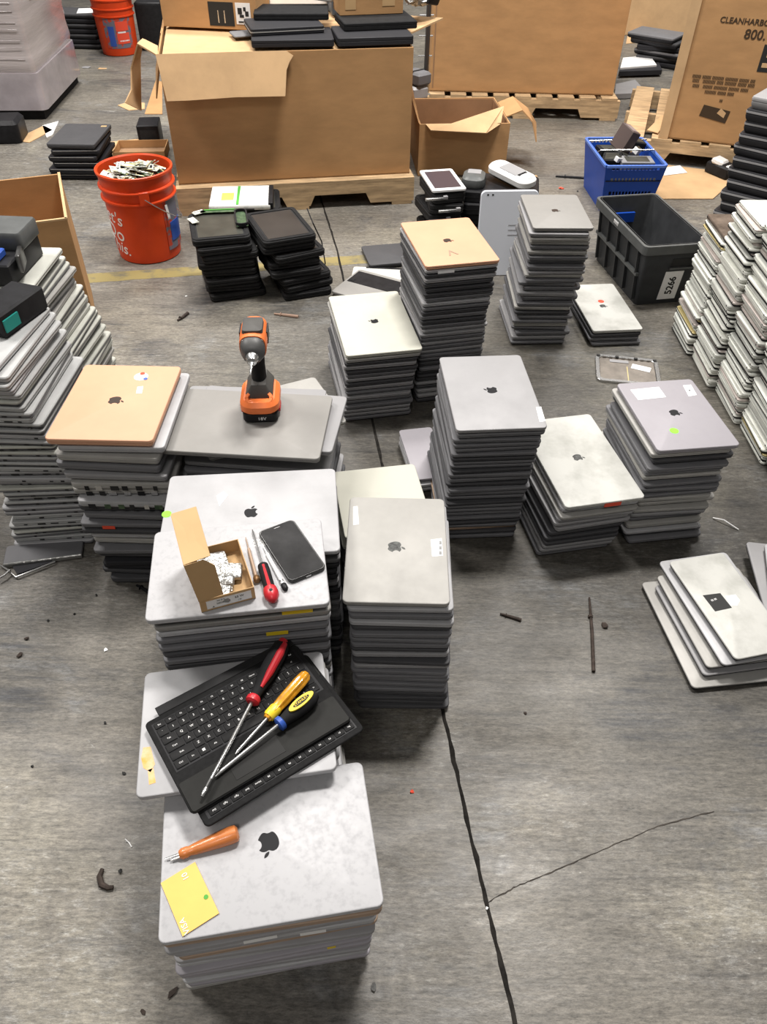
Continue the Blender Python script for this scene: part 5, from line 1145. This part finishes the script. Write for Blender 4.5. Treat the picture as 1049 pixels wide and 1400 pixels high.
for k, (x_, z_, s_, sz) in enumerate(((-.012, .021, 'lllll lll ll', .005), (-.008, .014, 'IIIIIIIIIIIIIIII', .006), (.020, .018, '65 W', .007), (.020, .010, 'l lll', .005), (-.026, .008, '\u25b2', .006))): part('writing', text_mesh(s_ if k != 4 else 'A', sz, .0002), M_INK, box, (x_, -db_/2 - .0011, z_), (PI/2, 0, 0))
rr = random.Random(4)
for k in range(7):
    x_, y_ = rr.uniform(-wb*.22, wb*.22), -db_*.33 + db_*.66*(k/6) + rr.uniform(-.004, .004)
    q = cc + Vector((x_*math.cos(yb) - y_*math.sin(yb), x_*math.sin(yb) + y_*math.cos(yb), 0))
    o = thing('foil_pack', 'crinkled silver foil pack, %s from the front inside the small carton' % ('first second third fourth fifth sixth seventh'.split()[k]), 'foil pack', (q.x, q.y, cz + .0075), (rr.uniform(-.15, .15), rr.uniform(-.15, .15), yb + rr.uniform(-.4, .4)), 'foil packs in the small carton')
    part('pouch', MB().slab(.042, .036, .004, [(.002, .002), (.006, 0), (.011, .002), (.013, .008)]).mesh('p'), M_FOIL, o); part('seal', MB().box((.014, 0, .0085), (.003, .022, .001)).mesh('c'), M_STEELD, o)
# --- phone and screwdrivers beside the carton
pq = [at(*p, cz + .008) for p in ((358, 723), (406, 709), (441, 775), (390, 800))]; pc = sum(pq, Vector())/4
v1 = (pq[1] - pq[0]) + (pq[2] - pq[3]); ap = math.atan2(v1.y, v1.x); pw = v1.length/2; pd = ((pq[0] - pq[3]).length + (pq[1] - pq[2]).length)/2
ph = thing('phone', 'black smartphone lying face up on the smudged laptop', 'phone', (pc.x, pc.y, cz + .0003), ap)
part('body', MB().slab(pw, pd, .010, [(0, .0015), (.0015, 0), (.0066, 0), (.0078, .0012)], seg=6).mesh('b'), mat('phone_edge', (.03, .03, .03), .3, .5), ph); part('screen', MB().slab(pw - .005, pd - .005, .009, [(.0078, 0), (.0082, .0004)], seg=6).mesh('s'), M_GLASS, ph)
part('speaker', MB().box((0, pd*.44, .0084), (.012, .0016, .0003)).mesh('s', smooth=None), M_STEELD, ph); part('port', MB().box((0, -pd/2 - .0002, .004), (.010, .001, .0025)).mesh('s', smooth=None), M_STEEL, ph)
o, L = axis_thing('screwdriver', 'small screwdriver with red and black handle beside the phone', 'screwdriver', at(345, 724, cz + .004), at(374, 822, cz + .013))
hs_ = L*.50
part('shaft', MB().tube([(0, 0, 0), (.008, 0, 0), (L - hs_ + .01, 0, 0)], [.0009, .002, .002], 8).mesh('s'), M_STEEL, o)
part('handle', lx([(.004, L - hs_), (.0098, L - hs_ + .006), (.0105, L - hs_ + .02), (.0100, L - .035), (.0120, L - .022), (.0118, L - .012), (.006, L - .003), (.001, L)]), M_BLACKM, o)
part('end_cap', lx([(.0122, L - .030), (.0132, L - .022), (.0128, L - .012), (.0075, L - .002), (.002, L + .001)]), M_RED, o, label='red handle end'); part('grip_inlay', MB().tube([(L - hs_ + .012, 0, .0078), (L - .03, 0, .0078), (L - .02, 0, .009)], [.003, .004, .004], 8).mesh('g'), M_RED, o, label='red grip stripe')
part('hole', MB().lathe([(.003, 0), (.003, .001)], 12, Matrix.Translation((L - .016, 0, .0126))).mesh('h'), M_INK, o)
o, L = axis_thing('screwdriver', 'thin steel precision screwdriver along the phone', 'screwdriver', at(360, 747, cz + .003), at(391, 806, cz + .005))
part('shaft', MB().tube([(0, 0, 0), (.02, 0, 0), (.022, 0, 0), (L - .012, 0, 0)], [.0012, .0016, .0034, .0034], 10).mesh('s'), M_WHITE, o); part('cap', lx([(.0045, L - .014), (.0055, L - .012), (.0055, L - .003), (.004, L)]), M_BLACK, o); part('ring', lx([(.0040, L - .024), (.0042, L - .020)]), M_STEEL, o)
o, L = axis_thing('screwdriver', 'copper-toned precision screwdriver against the small carton', 'screwdriver', at(336, 735, cz + .003), at(352, 795, cz + .006))
part('shaft', MB().tube([(0, 0, 0), (.03, 0, 0), (.032, 0, 0), (L - .012, 0, 0)], [.0009, .0012, .0030, .0034], 10).mesh('s'), M_PEACHD, o); part('cap', lx([(.0040, L - .014), (.0062, L - .010), (.0062, L - .002), (.0045, L)]), mat('bronze', (.22, .12, .05), .35, .6), o)
# ================================================================== FLOOR DEBRIS
def rod(label, a_, b_, r, m, z=.004, name='rod', cat='rod'):
    P = [at(*a_, z), at(*b_, z)]; M_ = (P[0] + P[1])/2
    o = thing(name, label, cat, (M_.x, M_.y, 0), 0); Q = [p - Vector((M_.x, M_.y, 0)) for p in P]
    mid = Q[0].lerp(Q[1], .48) + Vector((.002, 0, 0))
    part('shaft', MB().tube([Q[0], mid, Q[1]], [r*.6, r, r*1.1], 8).mesh('r'), m, o); part('joint', MB().tube([Q[0].lerp(Q[1], .26), Q[0].lerp(Q[1], .29)], r*1.5, 8).mesh('r'), m, o)
M_RUST = mat('dark_rust', (.05, .038, .032), .7, var=.4, vscale=60)
rod('dark thin rod lying on the floor at right centre', (806, 817), (812, 918), .004, M_RUST)
rod('dark stick on floor left of the centre tower foot', (684, 839), (713, 848), .004, M_RUST)
rod('small brown stick on the floor behind the power driver', (243, 438), (257, 428), .006, M_RUST)
rod('pink-brown offcut on floor behind the cream-topped stack', (375, 429), (408, 433), .006, mat('pink_brown', (.30, .20, .15), .7))
rod('black bar on the floor left of the blue basket', (760, 241), (806, 244), .008, M_BLACK)
rod('dark tool end under the carton stack on the left floor', (187, 800), (208, 813), .005, M_BLACK)
thing('wire', 'thin white wire on the floor right of the lilac stack', 'wire', (0, 0, 0), 0, None, MB().tube([at(975, 708, .003), at(990, 711, .012), at(1010, 724, .003)], .0018, 6).mesh('w'), M_WHITE)
def bit(label, px, py, s_, m, seed, name='debris_chip', cat='debris', flat=.4):
    rnd = random.Random(seed); p = at(px, py); mb = MB(); bmesh.ops.create_icosphere(mb.bm, subdivisions=1, radius=1)
    ax, ay = rnd.uniform(.6, 1.3), rnd.uniform(.5, 1)
    for v in mb.bm.verts:
        v.co = Vector((v.co.x*ax, v.co.y*ay, v.co.z*flat + flat)) * s_ * rnd.uniform(.45, 1.05)
    lo = min(v.co.z for v in mb.bm.verts)
    for v in mb.bm.verts: v.co.z -= lo
    thing(name, label, cat, (p.x, p.y, 0), rnd.uniform(0, 3), None, mb.mesh('bit', smooth=None), m)
bit('red plastic scrap on the floor right of the nearest stack', 564, 1083, .0075, M_REDS, 1)
bit('black rubber chunk right of the dark thin rod', 826, 856, .011, M_RUST, 2, flat=.5)
bit('white paper flake on the left floor', 145, 889, .009, M_WHITEP, 3, 'paper_flake', flat=.25)
bit('dark lump on the left floor near the edge', 37, 874, .012, M_RUST, 4)
bit('dark lump with rust by the left floor edge', 27, 896, .010, M_RUST, 5)
bit('small black crumb below the film-wrapped panel', 66, 849, .005, M_INK, 6)
bit('black crumb on the left floor middle', 102, 840, .007, M_INK, 7)
bit('dark crumb near the left stack corner', 132, 814, .006, M_INK, 8)
bit('black chip left of the keyboard stack', 144, 989, .006, M_INK, 9)
bit('dark chip on the left floor by the torn sticker laptop', 170, 1058, .006, M_INK, 10)
bit('black scrap on the left floor', 44, 1048, .006, M_INK, 11)
bit('black square nut beside the curved rubber piece', 165, 1192, .0065, M_INK, 12, flat=.7)
bit('crumpled white film scrap in front of the nearest stack', 511, 1351, .012, M_FOIL, 13, 'film_scrap')
bit('small pale stone sitting in the floor joint', 666, 1242, .005, M_WHITE, 14)
bit('dark burnt knot beneath the nearest stack corner', 236, 1357, .012, M_RUST, 15, flat=.2)
bit('black crumb at lower left floor', 196, 1384, .009, M_RUST, 16, flat=.2)
bit('dark crumb right of the mottled-logo stack', 718, 975, .006, M_RUST, 17)
bit('small dark crumb on the floor at right', 822, 640, .006, M_INK, 18)
bit('white screw-like scrap on floor by the right tablets', 255, 405, .008, M_WHITE, 19, flat=.3)
bit('red plastic hook on the floor behind the tower', 768, 258, .016, M_REDS, 20, flat=.3)
bit('dark crumb on the floor right of the red hook', 790, 262, .010, M_INK, 21)
bit('tan cardboard crumb on the floor right of the handheld', 733, 244, .022, M_CARDL, 22)
bit('pale film scrap on the floor behind the wrapped load', 118, 92, .05, M_GREYL, 23, 'film_scrap', flat=.08)
bit('pale paper strip on the floor behind the wrapped load', 140, 94, .04, M_CARDL, 24, 'paper_scrap', flat=.06)
arc = [at(*p, .005) for p in ((140, 1188), (136, 1198), (139, 1210), (148, 1214), (155, 1213))]
thing('rubber_piece', 'curved black rubber piece on the left floor', 'rubber piece', (0, 0, 0), 0, None, MB().tube(arc, [.004, .0055, .006, .005, .004], 8).mesh('a'), M_RUST)
rod('thin pale pin on the left floor', (171, 1147), (180, 1158), .0012, M_WHITE, .0015, 'pin', 'pin')

# ================================================================== LIGHT
w = bpy.data.worlds.new('world'); sc.world = w; w.use_nodes = True
bg = w.node_tree.nodes['Background']; bg.inputs[0].default_value = (1.0, .97, .93, 1); bg.inputs[1].default_value = .14
def lamp(name, loc, size, power, tgt=None, col=(1, .96, .91)):
    l = bpy.data.lights.new(name, 'AREA'); l.shape = 'RECTANGLE'; l.size, l.size_y = size; l.energy = power; l.color = col
    o = bpy.data.objects.new(name, l); COL.objects.link(o); o.location = loc
    if tgt: o.rotation_euler = (Vector(tgt) - Vector(loc)).to_track_quat('-Z', 'Y').to_euler()
    return o
lamp('ceiling_or_fill_light', (.7, 3.0, 5.6), (1.2, .6), 380)
lamp('ceiling_or_fill_light', (-1.6, 6.6, 5.6), (1.6, 1.2), 300)
lamp('ceiling_or_fill_light', (2.8, 6.8, 5.6), (1.6, 1.2), 230)
lamp('ceiling_or_fill_light', (-3.2, 2.6, 4.8), (1.6, 1.2), 200, (0, 2.2, .3))  # fill lamp, set low and aimed to brighten the white wall's side
lamp('ceiling_or_fill_light', (-.5, -2.5, 5.6), (1.6, 1.2), 90)  # weak fill lamp added behind the camera to lift the stack fronts
sc.view_settings.view_transform = 'Standard'; sc.view_settings.look = 'None'; sc.view_settings.gamma = 1.0
sc.view_settings.use_curve_mapping = False; sc.view_settings.exposure = 0.0
